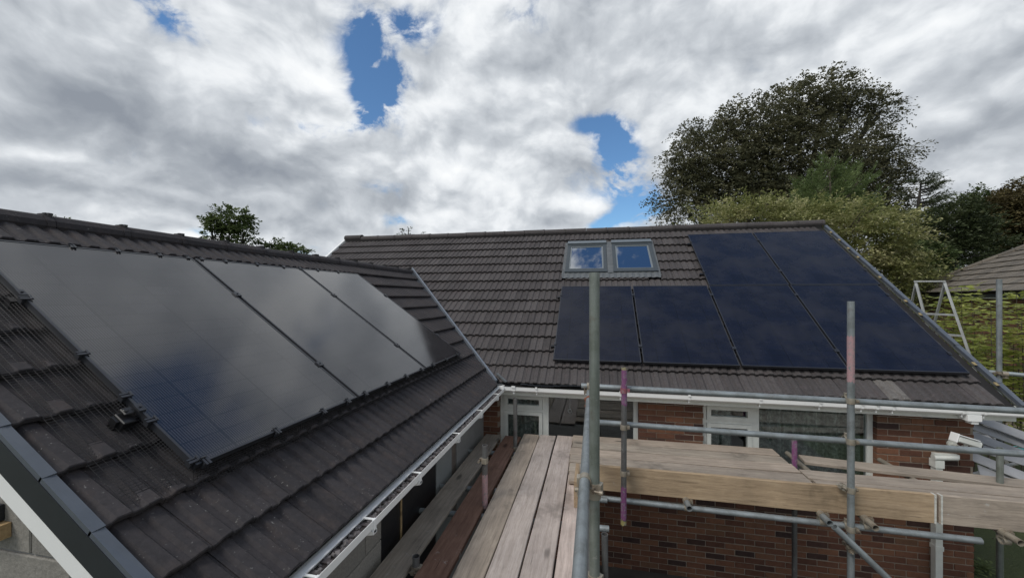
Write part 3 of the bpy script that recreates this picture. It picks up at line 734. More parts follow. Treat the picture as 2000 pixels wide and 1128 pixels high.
# ------------------------------------------------------------------ roof windows
def slope_box(m, x0, x1, s0, s1, n0, n1):
    c = pm((x0 + x1) / 2, (s0 + s1) / 2, (n0 + n1) / 2); m.box(c, (x1 - x0, s1 - s0, n1 - n0), R_MAIN)
def sY(y): return (y - EY) / CP
m = MB(); slope_box(m, VX0 - .01, VX1 + .01, VS0 - .0, VS1 + .02, .006, .012)
apron = MB(); nx = 60                      # pleated apron dressed over the tiles below
vs = []
for i in range(nx + 1):
    x = VX0 + .0 + (VX1 - VX0) * i / nx; hgt = .018 + .016 * (.5 + .5 * math.sin((x - X_L) / (TW / 2) * 2 * math.pi))
    vs += [pm(x, VS0 - .055, hgt + .03), pm(x, VS0 + .10, hgt * .6 + .045), pm(x, VS0 + .18, .06)]
apron.add(vs, [(3 * i + k, 3 * i + 3 + k, 3 * i + 4 + k, 3 * i + 1 + k) for i in range(nx) for k in range(2)])
slope_box(m, VX0 - .015, VX0 + .05, VS0, VS1, .012, .05); slope_box(m, VX1 - .05, VX1 + .015, VS0, VS1, .012, .05); slope_box(m, .24, .35, VS0 + .1, VS1 - .05, .012, .075)
fl = m.build('flashing', LEAD, house); apron.build('apron', LEAD, fl)
VA, VB = 2.87, 4.05
for x0, x1 in ((-.565, .235), (.350, 1.145)):
    m = MB(); f = .064
    for q in ((x0, x0 + f, VA, VB), (x1 - f, x1, VA, VB), (x0 + f, x1 - f, VA, VA + .085), (x0 + f, x1 - f, VB - .16, VB)): slope_box(m, *q, .012, .085)
    rw = m.build('roof_window', VELUX, house)
    m = MB()
    for q in ((x0 + f, x0 + f + .03, VA + .085, VB - .16), (x1 - f - .03, x1 - f, VA + .085, VB - .16), (x0 + f + .03, x1 - f - .03, VA + .085, VA + .115), (x0 + f + .03, x1 - f - .03, VB - .19, VB - .16)): slope_box(m, *q, .03, .072)
    m.build('sash', m_plain('pale_sash', (.16, .18, .19), .4, .1, 9), rw)
    m = MB(); slope_box(m, x0 + f + .028, x1 - f - .028, VA + .113, VB - .188, .056, .062); m.build('pane', GLASS_V, rw)
    m = MB(); slope_box(m, x0 - .006, x1 + .006, VB - .09, VB + .02, .086, .115); m.build('hood', m_plain('grey_hood', (.13, .15, .165), .4, .08, 9), rw)
    m = MB(); slope_box(m, x0 - .006, x1 + .006, VA - .03, VA + .02, .04, .088); m.build('sill_cover', VELUX, rw)
    m = MB(); slope_box(m, x0 + .15, x1 - .15, VB - .30, VB - .285, .030, .034); slope_box(m, (x0 + x1) / 2 - .02, (x0 + x1) / 2 + .02, VB - .33, VB - .27, .028, .032); m.build('ventilation_flap', UPVC, rw)
    m = MB(); slope_box(m, x0 + f, x1 - f, VA + .08, VB - .16, -.30, -.28); m.build('dim_room_sheet', m_plain('dim_room', (.05, .06, .075), .9, .1, 3), rw)  # dark sheet set below the pane, its colour standing for the unlit room

# ------------------------------------------------------------------ solar panels
def panel(label, R, P, u0, u1, s0, s1, cells, group, flip=False):
    root = thing('solar_panel', label, 'solar panel', P((u0 + u1) / 2, (s0 + s1) / 2, 0), group)
    W, L = u1 - u0, s1 - s0; ctr = P((u0 + u1) / 2, (s0 + s1) / 2, PN)
    fr = MB(); th, lp = .035, .012
    for q in ((-W / 2, -W / 2 + lp, -L / 2, L / 2), (W / 2 - lp, W / 2, -L / 2, L / 2), (-W / 2 + lp, W / 2 - lp, -L / 2, -L / 2 + lp), (-W / 2 + lp, W / 2 - lp, L / 2 - lp, L / 2)):
        fr.bb(q[0], q[1], q[2], q[3], -th, 0)
    link('frame', fr.mesh('frame', BLACKMETAL), None, root, ctr, R)
    c = MB(); c.bb(-W / 2 + lp - .002, W / 2 - lp + .002, -L / 2 + lp - .002, L / 2 - lp + .002, -.009, -.0025)
    link('cell_sheet', c.mesh('cell_sheet', cells), None, root, ctr, R)
    return root
GL, GM = 'black panels on the extension roof', 'navy panels on the main roof'
LBL = ['black solar panel nearest the camera on the extension roof, large left one', 'black solar panel in the middle of three on the extension roof', 'black solar panel with pale sheen, nearest the valley on the extension roof']
Lp = [panel(LBL[i], R_EXT, pe, a, b, PL_S0, PL_S1, PV_L, GL) for i, (a, b) in enumerate(PANELS_L)]
LR = ['navy solar panel at the lower row start, directly below the skylights', 'navy solar panel second in the lower row, next to the panel behind the tall pole',
      'navy solar panel third in the lower row, left neighbour of the verge panel', 'navy solar panel ending the lower row beside the right roof verge']
Rp = [panel(LR[i], R_MAIN, pm, a, b, PR_S0, PR_S1, PV_R, GM) for i, (a, b) in enumerate(PANELS_R1)]
LT = ['navy solar panel in the upper row just right of the skylights', 'navy solar panel in the upper row at the roof verge under the big tree']
Tp = [panel(LT[i], R_MAIN, pm, a, b, PR_S2, PR_S3, PV_R, GM) for i, (a, b) in enumerate(PANELS_R2)]
def clamp(P, R, root, u, s, wu, ws):
    m = MB(); m.box((0, 0, .004), (wu, ws, .010)); m.tube((0, 0, .008), (0, 0, .016), .006, 8); link('clamp', m.mesh('clamp', BLACKMETAL, fix=True), None, root, P(u, s, PN), R)
for pan, row, P, R, S in ((Lp, PANELS_L, pe, R_EXT, (PL_S0 + .42, PL_S1 - .55)), (Rp, PANELS_R1, pm, R_MAIN, (PR_S0 + .33, PR_S1 - .28)), (Tp, PANELS_R2, pm, R_MAIN, (PR_S2 + .42, PR_S3 - .33))):
    for i in range(len(row) - 1):
        for s in S: clamp(P, R, pan[i], (row[i][1] + row[i + 1][0]) / 2, s, .05, .05)
    for s in S: clamp(P, R, pan[0], row[0][0] + .004, s, .03, .05); clamp(P, R, pan[-1], row[-1][1] - .004, s, .03, .05)
def rail(label, P, R, u0, u1, s):
    root = tag(link('mounting_rail', None or (lambda q: (q.box((0, 0, 0), (u1 - u0, .04, .05)), q.mesh('mounting_rail', BLACK))[1])(MB()), None, None, P((u0 + u1) / 2, s, PN - .062), R), label, 'rail', 'rails under the panels')
    ROOT[root] = Vector(P((u0 + u1) / 2, s, PN - .062)) + Vector((0, 0, H))
rail('black mounting rail end under the lower part of the extension panels', pe, R_EXT, PANELS_L[0][0] - .085, PANELS_L[-1][1] + .05, PL_S0 + .42)
rail('black mounting rail under the upper part of the extension panels', pe, R_EXT, PANELS_L[0][0] - .03, PANELS_L[-1][1] + .05, PL_S1 - .55)
rail('lower black mounting rail under the lower navy panels', pm, R_MAIN, PANELS_R1[0][0] - .06, PANELS_R1[-1][1] + .02, PR_S0 + .33)
rail('upper black mounting rail under the lower navy panels', pm, R_MAIN, PANELS_R1[0][0] - .06, PANELS_R1[-1][1] + .02, PR_S1 - .28)
rail('lower black mounting rail under the upper navy panels', pm, R_MAIN, PANELS_R2[0][0] - .06, PANELS_R2[-1][1] + .02, PR_S2 + .42)
rail('upper black mounting rail under the upper navy panels', pm, R_MAIN, PANELS_R2[0][0] - .06, PANELS_R2[-1][1] + .02, PR_S3 - .33)
m = MB(); m.box((0, -.01, -.045), (.055, .075, .075)); m.box((.01, .01, .008), (.045, .045, .012)); m.tube((0, .01, .012), (0, .01, .020), .011, 10)
link('rail_end_cap', m.mesh('rail_end_cap', BLACK, bevel=.004), None, Lp[0], pe(PANELS_L[0][0] - .045, PL_S0 + .42, PN - .02), R_EXT)
# bird mesh round the extension array, clipped to the frames
wm = MB(); rr = .00135; y0 = PANELS_L[0][0]; y1 = PANELS_L[-1][1]
prof = [(0, PN - .03), (.03, .070), (.08, .052), (.16, .046), (.25, .044)]
prof_b = [(0, PN - .03), (.015, .07), (.035, .045), (.07, .038)]
def interp(pr, k):
    i = min(int(k), len(pr) - 2); f = k - i; return (pr[i][0] * (1 - f) + pr[i + 1][0] * f, pr[i][1] * (1 - f) + pr[i + 1][1] * f)
rg = random.Random(4)
def wire(a, b): wm.tube(a, b, rr, 3, cap=False)
s = PL_S0 + .0
while s < PL_S1:                            # left edge, wires down to the tiles
    for i in range(len(prof) - 1): wire(pe(y0 - prof[i][0], s, prof[i][1]), pe(y0 - prof[i + 1][0], s, prof[i + 1][1]))
    s += .0165
for k in np.linspace(0, len(prof) - 1, 15):
    q = interp(prof, k); wire(pe(y0 - q[0], PL_S0 - .02, q[1]), pe(y0 - q[0], PL_S1, q[1]))
y = y0
while y < y1:                               # lower edge
    for i in range(len(prof_b) - 1): wire(pe(y, PL_S0 - prof_b[i][0], prof_b[i][1]), pe(y, PL_S0 - prof_b[i + 1][0], prof_b[i + 1][1]))
    y += .0165
for k in np.linspace(0, len(prof_b) - 1, 8):
    q = interp(prof_b, k); wire(pe(y0, PL_S0 - q[0], q[1]), pe(y1, PL_S0 - q[0], q[1]))
bird = tag(wm.build('bird_mesh', BLACK), 'black wire bird mesh hanging off the extension panel edges onto tiles', 'bird mesh')
def clip_(p, R, parent):
    m = MB(); m.box((0, 0, .006), (.05, .012, .006)); m.box((0, .016, .006), (.05, .009, .006)); m.box((-.012, .008, -.01), (.012, .03, .03)); m.tube((.018, -.004, .008), (.018, .022, .012), .004, 6)
    link('mesh_clip', m.mesh('mesh_clip', BLACKMETAL), None, parent, p, R)
RB = R_EXT @ Matrix.Rotation(math.pi / 2, 3, 'Z')
for s in (PL_S0 + .02, .92, 1.11, 1.45, 1.93, 2.4): clip_(pe(y0, s, PN), R_EXT, bird)
for y in (y0 + .05, 1.95, 2.35, 2.62, 2.85, 3.2, 3.55, 3.9, 4.2, 4.6, 5.0): clip_(pe(y, PL_S0, PN), RB, bird)
for y in (1.95, 2.2, 2.48, 2.7, 2.82, 3.05, 3.4, 3.75, 4.0, 4.3, 4.7): clip_(pe(y, PL_S1, PN), RB, bird)
for p_ in bird.children: ROOT[p_] = ROOT[bird]

# ------------------------------------------------------------------ extension walls, gutter
XW = -1.60
m = MB(); m.bb(XW - .2, XW - .012, 1.17, 5.6, -H, -1.40); m.bb(-6.3, XW - .012, 1.172, 1.37, -H, -1.40)
m.prism([(-1.612, 1.172, -1.40), (-6.3, 1.172, -1.40), (-6.2, 1.172, -1.37), (XR_E, 1.172, ZR_E - .22), (-1.70, 1.172, -1.22)], (0, 1, 0), 0, .19)
ewall = m.build('wall', RENDER, ext)
me_blk = {}
def block(root, x, y, z, l, h, axis, clipz=None):
    q = MB()
    d = .1
    if axis == 'y': q.box((-d / 2, l / 2, h / 2), (d, l, h))
    else: q.box((l / 2, d / 2, h / 2), (l, d, h))
    me = q.mesh('block', BLOCK, bevel=.004)
    if clipz:
        bm = bmesh.new(); bm.from_mesh(me); bm.transform(Matrix.Translation((x, y, z)))
        bmesh.ops.bisect_plane(bm, geom=bm.verts[:] + bm.edges[:] + bm.faces[:], plane_co=clipz, plane_no=(-SP, 0, -CP) if True else 0, clear_inner=True)
        bm.transform(Matrix.Translation((-x, -y, -z)))
        if not bm.faces: bm.free(); return
        bm.to_mesh(me); bm.free()
    link('block', me, None, root, (x, y, z))
for k in range(9):                          # gable blocks, cut to the slope
    z = -2.85 + k * .225; off = .22 if k % 2 else 0
    x = -3.6 + off
    while x < -1.62:
        block(ewall, x, 1.162, z, min(.44, -1.605 - x), .215, 'x', pe(0, 0, -.10)); x += .45
for k in range(5):                          # side wall near blocks and far panels
    z = -2.75 + k * .225; 
    for j in range(4):
        y = 1.18 + j * .45 + (.225 if k % 2 else 0); l = min(.44, 2.735 - y)
        if l > .05: block(ewall, XW, y, z, l, .215, 'y')
SLAB = m_plain('grey_sheathing', (.20, .215, .215), .8, .12, 4)
MEMB = m_plain('black_membrane', (.010, .011, .013), .42, .25, 7, bmp=.9)
m = MB(); m.bb(XW - .03, XW - .004, 2.74, 3.045, -2.9, -1.40); m.build('membrane_sheet', MEMB, ext)
m = MB(); m.bb(XW - .03, XW - .002, 3.06, 3.79, -2.9, -1.40); m.build('membrane_sheet', MEMB, ext)
m = MB(); m.bb(XW - .02, XW + .006, 3.038, 3.056, -2.9, -1.40); m.build('seam_batten', WOOD_S, ext)
m = MB(); m.bb(XW - .03, XW + .004, 3.795, 4.235, -2.9, -1.40); m.build('sheathing_panel', SLAB, ext)
m = MB(); m.bb(XW - .03, XW - .006, 4.237, 4.40, -2.9, -1.40); m.build('sheathing_panel', m_plain('brown_board', (.12, .10, .085), .8, .2, 8), ext)
m = MB(); m.bb(XW - .03, XW + .003, 4.402, 5.55, -2.9, -1.40); m.build('sheathing_panel', RENDER, ext)
m = MB(); m.bb(-2.52, -2.36, 1.115, 1.16, -.99, -.93); m.build('batten_end', WOOD_S, ext)
m = MB(); m.bb(-2.9, -2.40, 1.12, 1.16, -.925, -.86); m.build('felt_edge', BLACK_TRIM, ext)
# extension gutter with fascia, cross strips and bits of debris
EGZ = -1.262
eg = gutter((-1.33, 1.15, EGZ), (-1.33, 5.31, EGZ), (1, 0, 0), .105, .07, 'gutter', UPVC, ext)
m = MB(); m.bb(-1.352, -1.334, 1.16, 5.42, -1.42, -1.268); m.build('fascia', UPVC, ext)
m = MB(); m.bb(-1.60, -1.352, 1.17, 5.42, -1.42, -1.405); m.build('soffit', UPVC_OLD, ext)
m = MB(); m.bb(-1.328, -1.290, 1.16, 5.3, EGZ - .004, EGZ + .001); m.build('gutter_rim', UPVC, eg)
m = MB(); rg = random.Random(8); y = 1.2
m.bb(-1.30, -1.238, 1.16, 5.29, EGZ - .030, EGZ - .024)
m.build('gutter_water', m_plain('wet_silt', (.045, .038, .036), .25, .4, 25), eg)
m = MB()
while y < 5.25:
    for _ in range(3):
        c = Vector((-1.27 + rg.uniform(-.026, .024), y + rg.uniform(-.03, .03), EGZ - .022)); q = rg.uniform(.006, .016)
        m.box(c, (q * 1.6, q * 2.0, q), Matrix.Rotation(rg.random() * 3, 3, 'Z') @ Matrix.Rotation(rg.random(), 3, 'X'))
    y += .05
m.build('gutter_debris', m_plain('mortar_crumbs', (.13, .12, .12), .9, .6, 60), eg, kind='stuff')
m = MB()
for i in range(52):
    y = 1.2 + i * .079; m.box((-1.268, y, EGZ - .018), (.06, .026, .004))
m.build('gutter_strips', m_plain('brown_strip', (.075, .062, .062), .6, .2, 30), eg, kind='stuff')  # evenly spaced flat brown strips across the channel
for y in (1.55, 2.02, 2.62, 3.45, 4.2, 4.95):
    m = MB(); m.bb(-1.232, -1.219, y - .012, y + .012, EGZ - .075, EGZ + .001); m.bb(-1.30, -1.222, y - .006, y + .006, EGZ - .004, EGZ + .002); m.prism([(-1.219, y - .018, EGZ - .06), (-1.219, y - .018, EGZ - .080), (-1.335, y - .018, EGZ - .105), (-1.335, y - .018, EGZ - .078)], (0, 1, 0), 0, .036)
    m.build('bracket', UPVC, eg)

# ------------------------------------------------------------------ scaffold boards
def board(label, p0, p1, w_, th, material, group, roll=0, bands=True, name='scaffold_board', face=None):
    """p0, p1: ends of the centre line of the TOP face"""
    p0, p1 = Vector(p0), Vector(p1); a = (p1 - p0).normalized(); L = (p1 - p0).length
    up = Vector((0, 0, 1)) if face is None else Vector(face); side = up.cross(a).normalized(); up = a.cross(side)
    R = Matrix((a, side, up)).transposed() @ Matrix.Rotation(roll, 3, 'X')
    q = MB(); n = max(2, int(L / .5)); rg = random.Random(hash(label) % 9999 if False else int(L * 1000 + p0.x * 77 + p0.y * 131)); vs = []
    off = [rg.gauss(0, .0016) for _ in range(n + 1)]
    for i in range(n + 1):
        x = L * i / n
        for y, z in ((-w_ / 2, 0), (w_ / 2, 0), (w_ / 2, -th), (-w_ / 2, -th)): vs.append((x, y + off[i], z + off[-1 - i]))
    fs = [(0, 3, 2, 1), (4 * n, 4 * n + 1, 4 * n + 2, 4 * n + 3)]
    for i in range(n):
        for k in range(4): fs.append((4 * i + k, 4 * i + (k + 1) % 4, 4 * i + 4 + (k + 1) % 4, 4 * i + 4 + k))
    q.add(vs, fs); me = q.mesh(name, material)
    bm = bmesh.new(); bm.from_mesh(me); es = [e for e in bm.edges if len(e.link_faces) == 2 and e.calc_face_angle(0) > .8]
    bmesh.ops.bevel(bm, geom=es, offset=.004, segments=1, affect='EDGES'); bm.to_mesh(me); bm.free()
    o = link(name, me, None, None, p0, R); ROOT[o] = Vector((0, 0, 0)); tag(o, label, 'board', group)
    o['__L'] = L; del o['__L']
    return o
DL, DR = -1.91, -1.872
GB = 'scaffold boards of the decks'
board('weathered grey board closest to the extension wall', (-1.432, .4, DL - .035), (-1.40, 5.38, DL - .035), .225, .038, WOOD_A, GB)
board('dark red stained board beside the gap', (-1.12, .4, DL - .030), (-1.115, 5.36, DL - .030), .225, .038, WOOD_R, GB)
board('pale board at the left edge of the lower deck', (-.842, .3, DL), (-.852, 5.39, DL), .215, .038, WOOD_A, GB)
board('pale board in the middle of the lower deck running to the window', (-.617, .3, DL + .002), (-.628, 5.40, DL + .001), .214, .038, WOOD_P, GB)
board('pinkish board third across the lower deck, right of the middle one', (-.389, .3, DL + .001), (-.396, 5.42, DL + .002), .215, .038, WOOD_P, GB)
board('pink board next to the guard tube, passing under the cross boards', (-.168, .3, DL - .004), (-.172, 5.3, DL - .004), .205, .038, WOOD_P, GB)
rows = ['farthest cross board along the house windows', 'cross board second from the house windows', 'cross board third from the house windows', 'cross board fourth from the house windows, middle of the deck', 'cross board next but one to the toe board', 'cross board directly behind the toe board']
starts = (-.285, -.275, -.29, -.28, -.275, -.262)
for i, (lb, x0) in enumerate(zip(rows, starts)):
    y = 5.275 - i * .2275
    if i < 5: board(lb + ', left half', (x0, y, DR + .007 * (i % 2)), (2.135 + .006 * i, y - .004, DR + .007 * ((i + 1) % 2)), .206, .034, WOOD_A, GB)
    else: board(lb + ', left half', (x0, y, DR), (2.16, y - .004, DR), .222, .034, WOOD_A, GB)
far = ['lone skewed far board beyond the magenta stub by the curtained window', 'paint spotted far cross board in the right half of the deck', 'far cross board in the right half, third from the wall', 'far cross board in the right half just inside the toe board', ]
board(far[0], (2.36, 5.17, DR - .008), (5.2, 4.78, DR + .008), .215, .036, WOOD_A, GB)
for i, lb in enumerate(far[1:]):
    y = 4.72 - i * .232
    board(lb, (2.175 + .02 * i, y, DR - .006 - .003 * i), (5.4, y - .03, DR - .006), .214, .034, WOOD_A, GB)
TY = 3.985; TZ = -1.674
def toe(label, x0, x1, y, material):
    return board(label, (x0, y, TZ - .1215), (x1, y, TZ - .1215), .243, .036, material, 'toe boards', face=(0, -1, 0), name='toe_board')
t1 = toe('long tan toe board with knots along the front of the deck', .0, 2.835, TY, WOOD_T)
t2 = toe('greyer toe board with white banded end at the far right', 2.848, 5.4, TY - .004, WOOD_A)
for (x, tt, lab) in ((2.818, t1, None), (2.862, t2, None)):
    m = MB(); m.bb(x - .006, x + .006, TY - .0075, TY + .04, TZ - .243, TZ + .0015); o = m.build('end_band', m_plain('end_band', (.52, .52, .48), .5, .3, 40)); o.location = (0, 0, 0)
    o.parent = tt; o.matrix_parent_inverse = (Matrix.Translation((0, 0, 0)) @ tt.matrix_basis).inverted(); o.matrix_basis = Matrix.Translation((0, 0, H))
board('short brown toe board end standing behind the guard tube', (-.150, 3.60, TZ - .1215), (-.150, 4.0, TZ - .1215), .24, .036, WOOD_T, 'toe boards', face=(1, 0, 0), name='toe_board')

# ------------------------------------------------------------------ scaffold tubes and couplers
TR = .026
def tube_obj(label, p0, p1, material, group, r=TR, name='scaffold_tube'):
    p0, p1 = Vector(p0), Vector(p1); a = (p1 - p0).normalized(); L = (p1 - p0).length
    x = a.orthogonal().normalized()
    if abs(a.z) > .9: x = (Vector((1, 0, 0)) - a * a.x).normalized()
    R = Matrix((x, a.cross(x), a)).transposed(); q = MB(); q.tube((0, 0, 0), (0, 0, L), r, 24, ri=r - .0042)
    o = link(name, q.mesh(name, material, fix=False), None, None, p0, R); tag(o, label, 'scaffold tube', group)
    ROOT[o] = Vector((0, 0, 0)); return o
def paint(tb, t0, t1, material, r=TR, seed=0):
    q = MB(); n = 24; rg = random.Random(seed); rr = r + .0007
    ring = lambda t, j: [(rr * math.cos(2 * math.pi * i / n), rr * math.sin(2 * math.pi * i / n), t + j[i]) for i in range(n)]
    j0 = [rg.uniform(-.008, .008) for _ in range(n)]; j1 = [rg.uniform(-.012, .012) for _ in range(n)]
    q.add(ring(t0, j0) + ring(t1, j1), [(i, (i + 1) % n, n + (i + 1) % n, n + i) for i in range(n)], True)
    o = bpy.data.objects.new('paint_band', q.mesh('paint_band', material, fix=False)); COL.objects.link(o); o.parent = tb; ROOT[o] = Vector((0, 0, 0))
def coupler(tb, p, d, ax, material=COUP, both=True):
    """coupler at world point p on tube tb, its second saddle offset along d, gripping a tube along ax"""
    p, d, ax = Vector(p), Vector(d).normalized(), Vector(ax).normalized()
    tz = (tb.matrix_basis.to_3x3() @ Vector((0, 0, 1))).normalized(); d = (d - tz * d.dot(tz)).normalized(); y = tz.cross(d)
    Rw = Matrix((d, y, tz)).transposed(); W = Matrix.Translation((p.x, p.y, p.z + H)) @ Rw.to_4x4()
    al = Rw.transposed() @ ax
    m = MB(); m.tube((0, 0, -.024), (0, 0, .024), TR + .0065, 16, ri=TR + .0005)
    c2 = Vector((2 * TR + .004, 0, 0))
    if both: m.tube(c2 - al * .024, c2 + al * .024, TR + .0065, 16, ri=TR + .0005)
    m.box((TR + .002, 0, 0), (.022, .046, .046))
    m.box((-.004, -TR - .016, 0), (.030, .024, .028)); m.tube((-.03, -TR - .020, 0), (.055, -TR - .020, 0), .0065, 8); m.tube((.038, -TR - .02, 0), (.056, -TR - .02, 0), .0125, 6)
    b2 = al.cross(Vector((1, 0, 0))).normalized()
    if both: m.box(c2 + b2 * (TR + .015), (.028, .028, .028)); m.tube(c2 + b2 * (TR + .02) - Vector((.05, 0, 0)), c2 + b2 * (TR + .02) + Vector((.032, 0, 0)), .0065, 8); m.tube(c2 + b2 * (TR + .02) - Vector((.052, 0, 0)), c2 + b2 * (TR + .02) - Vector((.034, 0, 0)), .0125, 6)
    o = bpy.data.objects.new('coupler', m.mesh('coupler', material)); COL.objects.link(o); o.parent = tb
    o.matrix_basis = tb.matrix_basis.inverted() @ W; ROOT[o] = Vector((0, 0, 0)); return o
GS, GG, GU = 'upright scaffold standards', 'horizontal guard rails and ledgers', 'cross tubes under the decks'
A = tube_obj('thick greenish upright pole standing in front of the skylight, nearest the camera', (-.001, 2.035, -H), (-.001, 2.035, .122), STEEL_G, GS)
Bt = tube_obj('blue grey guard tube running away from the camera beside the near pole', (-.048, .1, -.935), (-.052, 4.02, -.930), STEEL, GG)
Bm = tube_obj('thin lower side rail half hidden behind the near pole', (-.012, .8, -1.48), (-.016, 4.0, -1.47), STEEL_D, GG)
P = tube_obj('tall upright pole with a faded pink stretch before the navy panels', (2.155, 3.90, -H), (2.155, 3.90, -.040), STEEL, GS)
paint(P, H - .73, H - .34, PINK, seed=1)
Gp = tube_obj('short magenta tipped upright between the guard rails', (.268, 3.86, -2.155), (.276, 3.86, -.672), STEEL_D, GS)
paint(Gp, 1.13, 1.475, MAGENTA, seed=2); paint(Gp, .045, .36, MAGENTA, seed=3); paint(Gp, .0, .044, m_paint('yellow_end', (.30, .26, .10)), seed=5); paint(Gp, 1.462, 1.483, m_paint('yellow_tip', (.28, .25, .14)), TR + .001, seed=6)
C1 = tube_obj('top guard rail crossing in front of the main gutter', (-.13, 3.945, -.882), (3.75, 3.945, -.925), STEEL, GG)
E1 = tube_obj('middle guard rail crossing in front of the windows', (.03, 3.945, -1.232), (3.75, 3.945, -1.272), STEEL, GG)
F1 = tube_obj('ledger tube below the toe board, in front of the lower brickwork', (.03, 3.965, -1.982), (3.12, 3.965, -2.012), STEEL, GG)
for i, (x, lb) in enumerate(((.847, 'open tube end under the toe board between the magenta pole and the pink streaked pole'), (1.965, 'open tube end under the toe board just left of the pink streaked pole'), (2.30, 'open tube end under the toe board just right of the pink streaked pole'), (3.275, 'open tube end under the greyer toe board at the right'))):
    q = tube_obj(lb, (x, 3.835, -1.932), (x + .03, 5.45, -1.932), STEEL if i in (0, 1) else COUP, GU)
    coupler(q, (x + .002, 3.965, -1.932), (0, 0, -1), (1, 0, 0))
Br = tube_obj('diagonal brace tube descending right from the pink streaked pole', (1.985, 3.81, -1.945), (3.62, 3.83, -3.55), STEEL, GU)
coupler(P, (2.155, 3.90, -2.125), (0, -1, 0), (.714, 0, -.70))
for z in (-.905, -1.255): coupler(P, (2.155, 3.90, z + .01), (0, 1, 0), (1, 0, 0))
coupler(P, (2.155, 3.90, -1.995), (0, 1, 0), (1, 0, 0)); coupler(P, (2.155, 3.90, -1.66), (-.6, 1, 0), (.4, 0, 1))
coupler(Gp, (.27, 3.86, -.888), (0, 1, 0), (1, 0, 0), m_paint('pink_coupler', (.26, .085, .11))); coupler(Gp, (.27, 3.86, -1.236), (0, 1, 0), (1, 0, 0), COUP); coupler(Gp, (.27, 3.86, -1.672), (0, 1, 0), (1, 0, 0), COUP)
coupler(A, (-.001, 2.035, -.995), (-1, 0, 0), (0, 1, 0)); coupler(A, (-.001, 2.035, -.965), (1, -.3, 0), (0, 1, 0), both=False); coupler(A, (-.001, 2.035, -1.43), (1, -.4, 0), (0, 1, 0), COUP, both=False)
coupler(Bt, (-.048, 3.62, -.932), (-.9, 0, -.3), (0, 0, 1), RUST, both=False); coupler(Bt, (-.05, 3.93, -.932), (0, 0, 1), (1, 0, 0)); coupler(Bt, (-.048, 2.03, -.934), (-1, 0, -.1), (0, 0, 1), COUP, both=False)
S1 = tube_obj('short dark upright in front of the left window', (-1.0, 4.95, -H), (-1.0, 4.95, -1.305), STEEL_D, GS)
S2 = tube_obj('pink smeared short upright between the red board and pale deck', (-1.0, 3.52, -H), (-1.0, 3.52, -1.378), STEEL_D, GS); paint(S2, 1.79, 2.10, PINK, seed=7)
S3 = tube_obj('stubby tube top poking up at the bottom edge beside the red board', (-1.258, 2.62, -H), (-1.258, 2.62, -1.865), STEEL_D, GS); 
coupler(S1, (-1.0, 4.95, -1.95), (.3, -1, 0), (1, 0, 0), both=False); coupler(S2, (-1.0, 3.52, -1.52), (0, -1, .3), (0, 0, 1), COUP, both=False); coupler(S3, (-1.258, 2.62, -1.955), (1, 0, 0), (0, 1, 0), COUP, both=False)
for i, (y, lb) in enumerate(((2.42, 'cross tube showing in the gap at the bottom edge beside the red board'), (3.42, 'cross tube in the gap near the pink smeared upright'), (3.9, 'cross tube in the gap beyond the pink smeared upright'), (4.86, 'cross tube in the gap near the dark upright by the window'))):
    tube_obj(lb, (-1.75, y, DL - .095), (.12, y + .02, DL - .066), STEEL, GU)
tube_obj('dark open ended brace tube beside the near pole below deck level', (.080, 3.28, -1.93), (.10, 3.42, -3.60), STEEL_D, GU)
H1 = tube_obj('magenta stub standing up through the deck before the curtained window', (2.192, 4.955, -H), (2.192, 4.955, -1.60), STEEL_D, GS); paint(H1, H - 1.93, H - 1.603, MAGENTA, seed=9)
K1 = tube_obj('grey stub standing through the right end of the deck below the middle rail', (3.995, 4.88, -H), (3.995, 4.88, -1.52), STEEL_G, GS)
U1 = tube_obj('upright pole beyond the roof verge in front of the neighbour wall', (4.97, 6.08, -H), (4.97, 6.08, .220), STEEL, GS)
U2 = tube_obj('short rail tube clamped to the pole beyond the verge', (4.90, 6.13, -.955), (6.1, 5.55, -.99), STEEL, GG); coupler(U1, (4.97, 6.08, -.96), (.3, -1, 0), (1, -.45, 0), COUP)

# ------------------------------------------------------------------ security camera
cw = thing('security_camera', 'white bullet security camera on the brick corner above the offset pipe', 'security camera', (4.1, 5.5, -1.68))
ca, cb = Vector((3.955, 5.33, -1.585)), Vector((4.215, 5.38, -1.665)); ax = (cb - ca).normalized(); sd = ax.cross(Vector((0, 0, 1))).normalized(); upv = sd.cross(ax)
Rc = Matrix((ax, sd, upv)).transposed()
m = MB(); m.box((ca + cb) / 2 + upv * .004, ((cb - ca).length, .078, .072), Rc); m.build('housing', UPVC_OLD, cw, bevel=.014)
m = MB(); m.box((ca + cb) / 2 + upv * .048 - ax * .03, ((cb - ca).length * .86, .095, .012), Rc); m.box(ca - ax * .012 + upv * .01, (.014, .09, .10), Rc); m.build('sunshield', UPVC, cw, bevel=.004)
m = MB(); m.tube(cb - ax * .005, cb + ax * .012, .030, 14); m.build('lens', BLACK, cw)
m = MB(); m.box(cb - ax * .075 + upv * .045 - sd * 0, (.035, .03, .012), Rc); m.build('screw_cap', BLACK, cw)
m = MB(); m.tube((4.08, 5.36, -1.665), (4.10, 5.45, -1.725), .017, 10); m.tube((4.10, 5.45, -1.725), (4.10, 5.578, -1.725), .017, 10); m.tube((4.10, 5.555, -1.725), (4.10, 5.579, -1.725), .045, 14); m.box((4.16, 5.42, -1.715), (.10, .03, .022)); m.build('bracket', UPVC_OLD, cw)

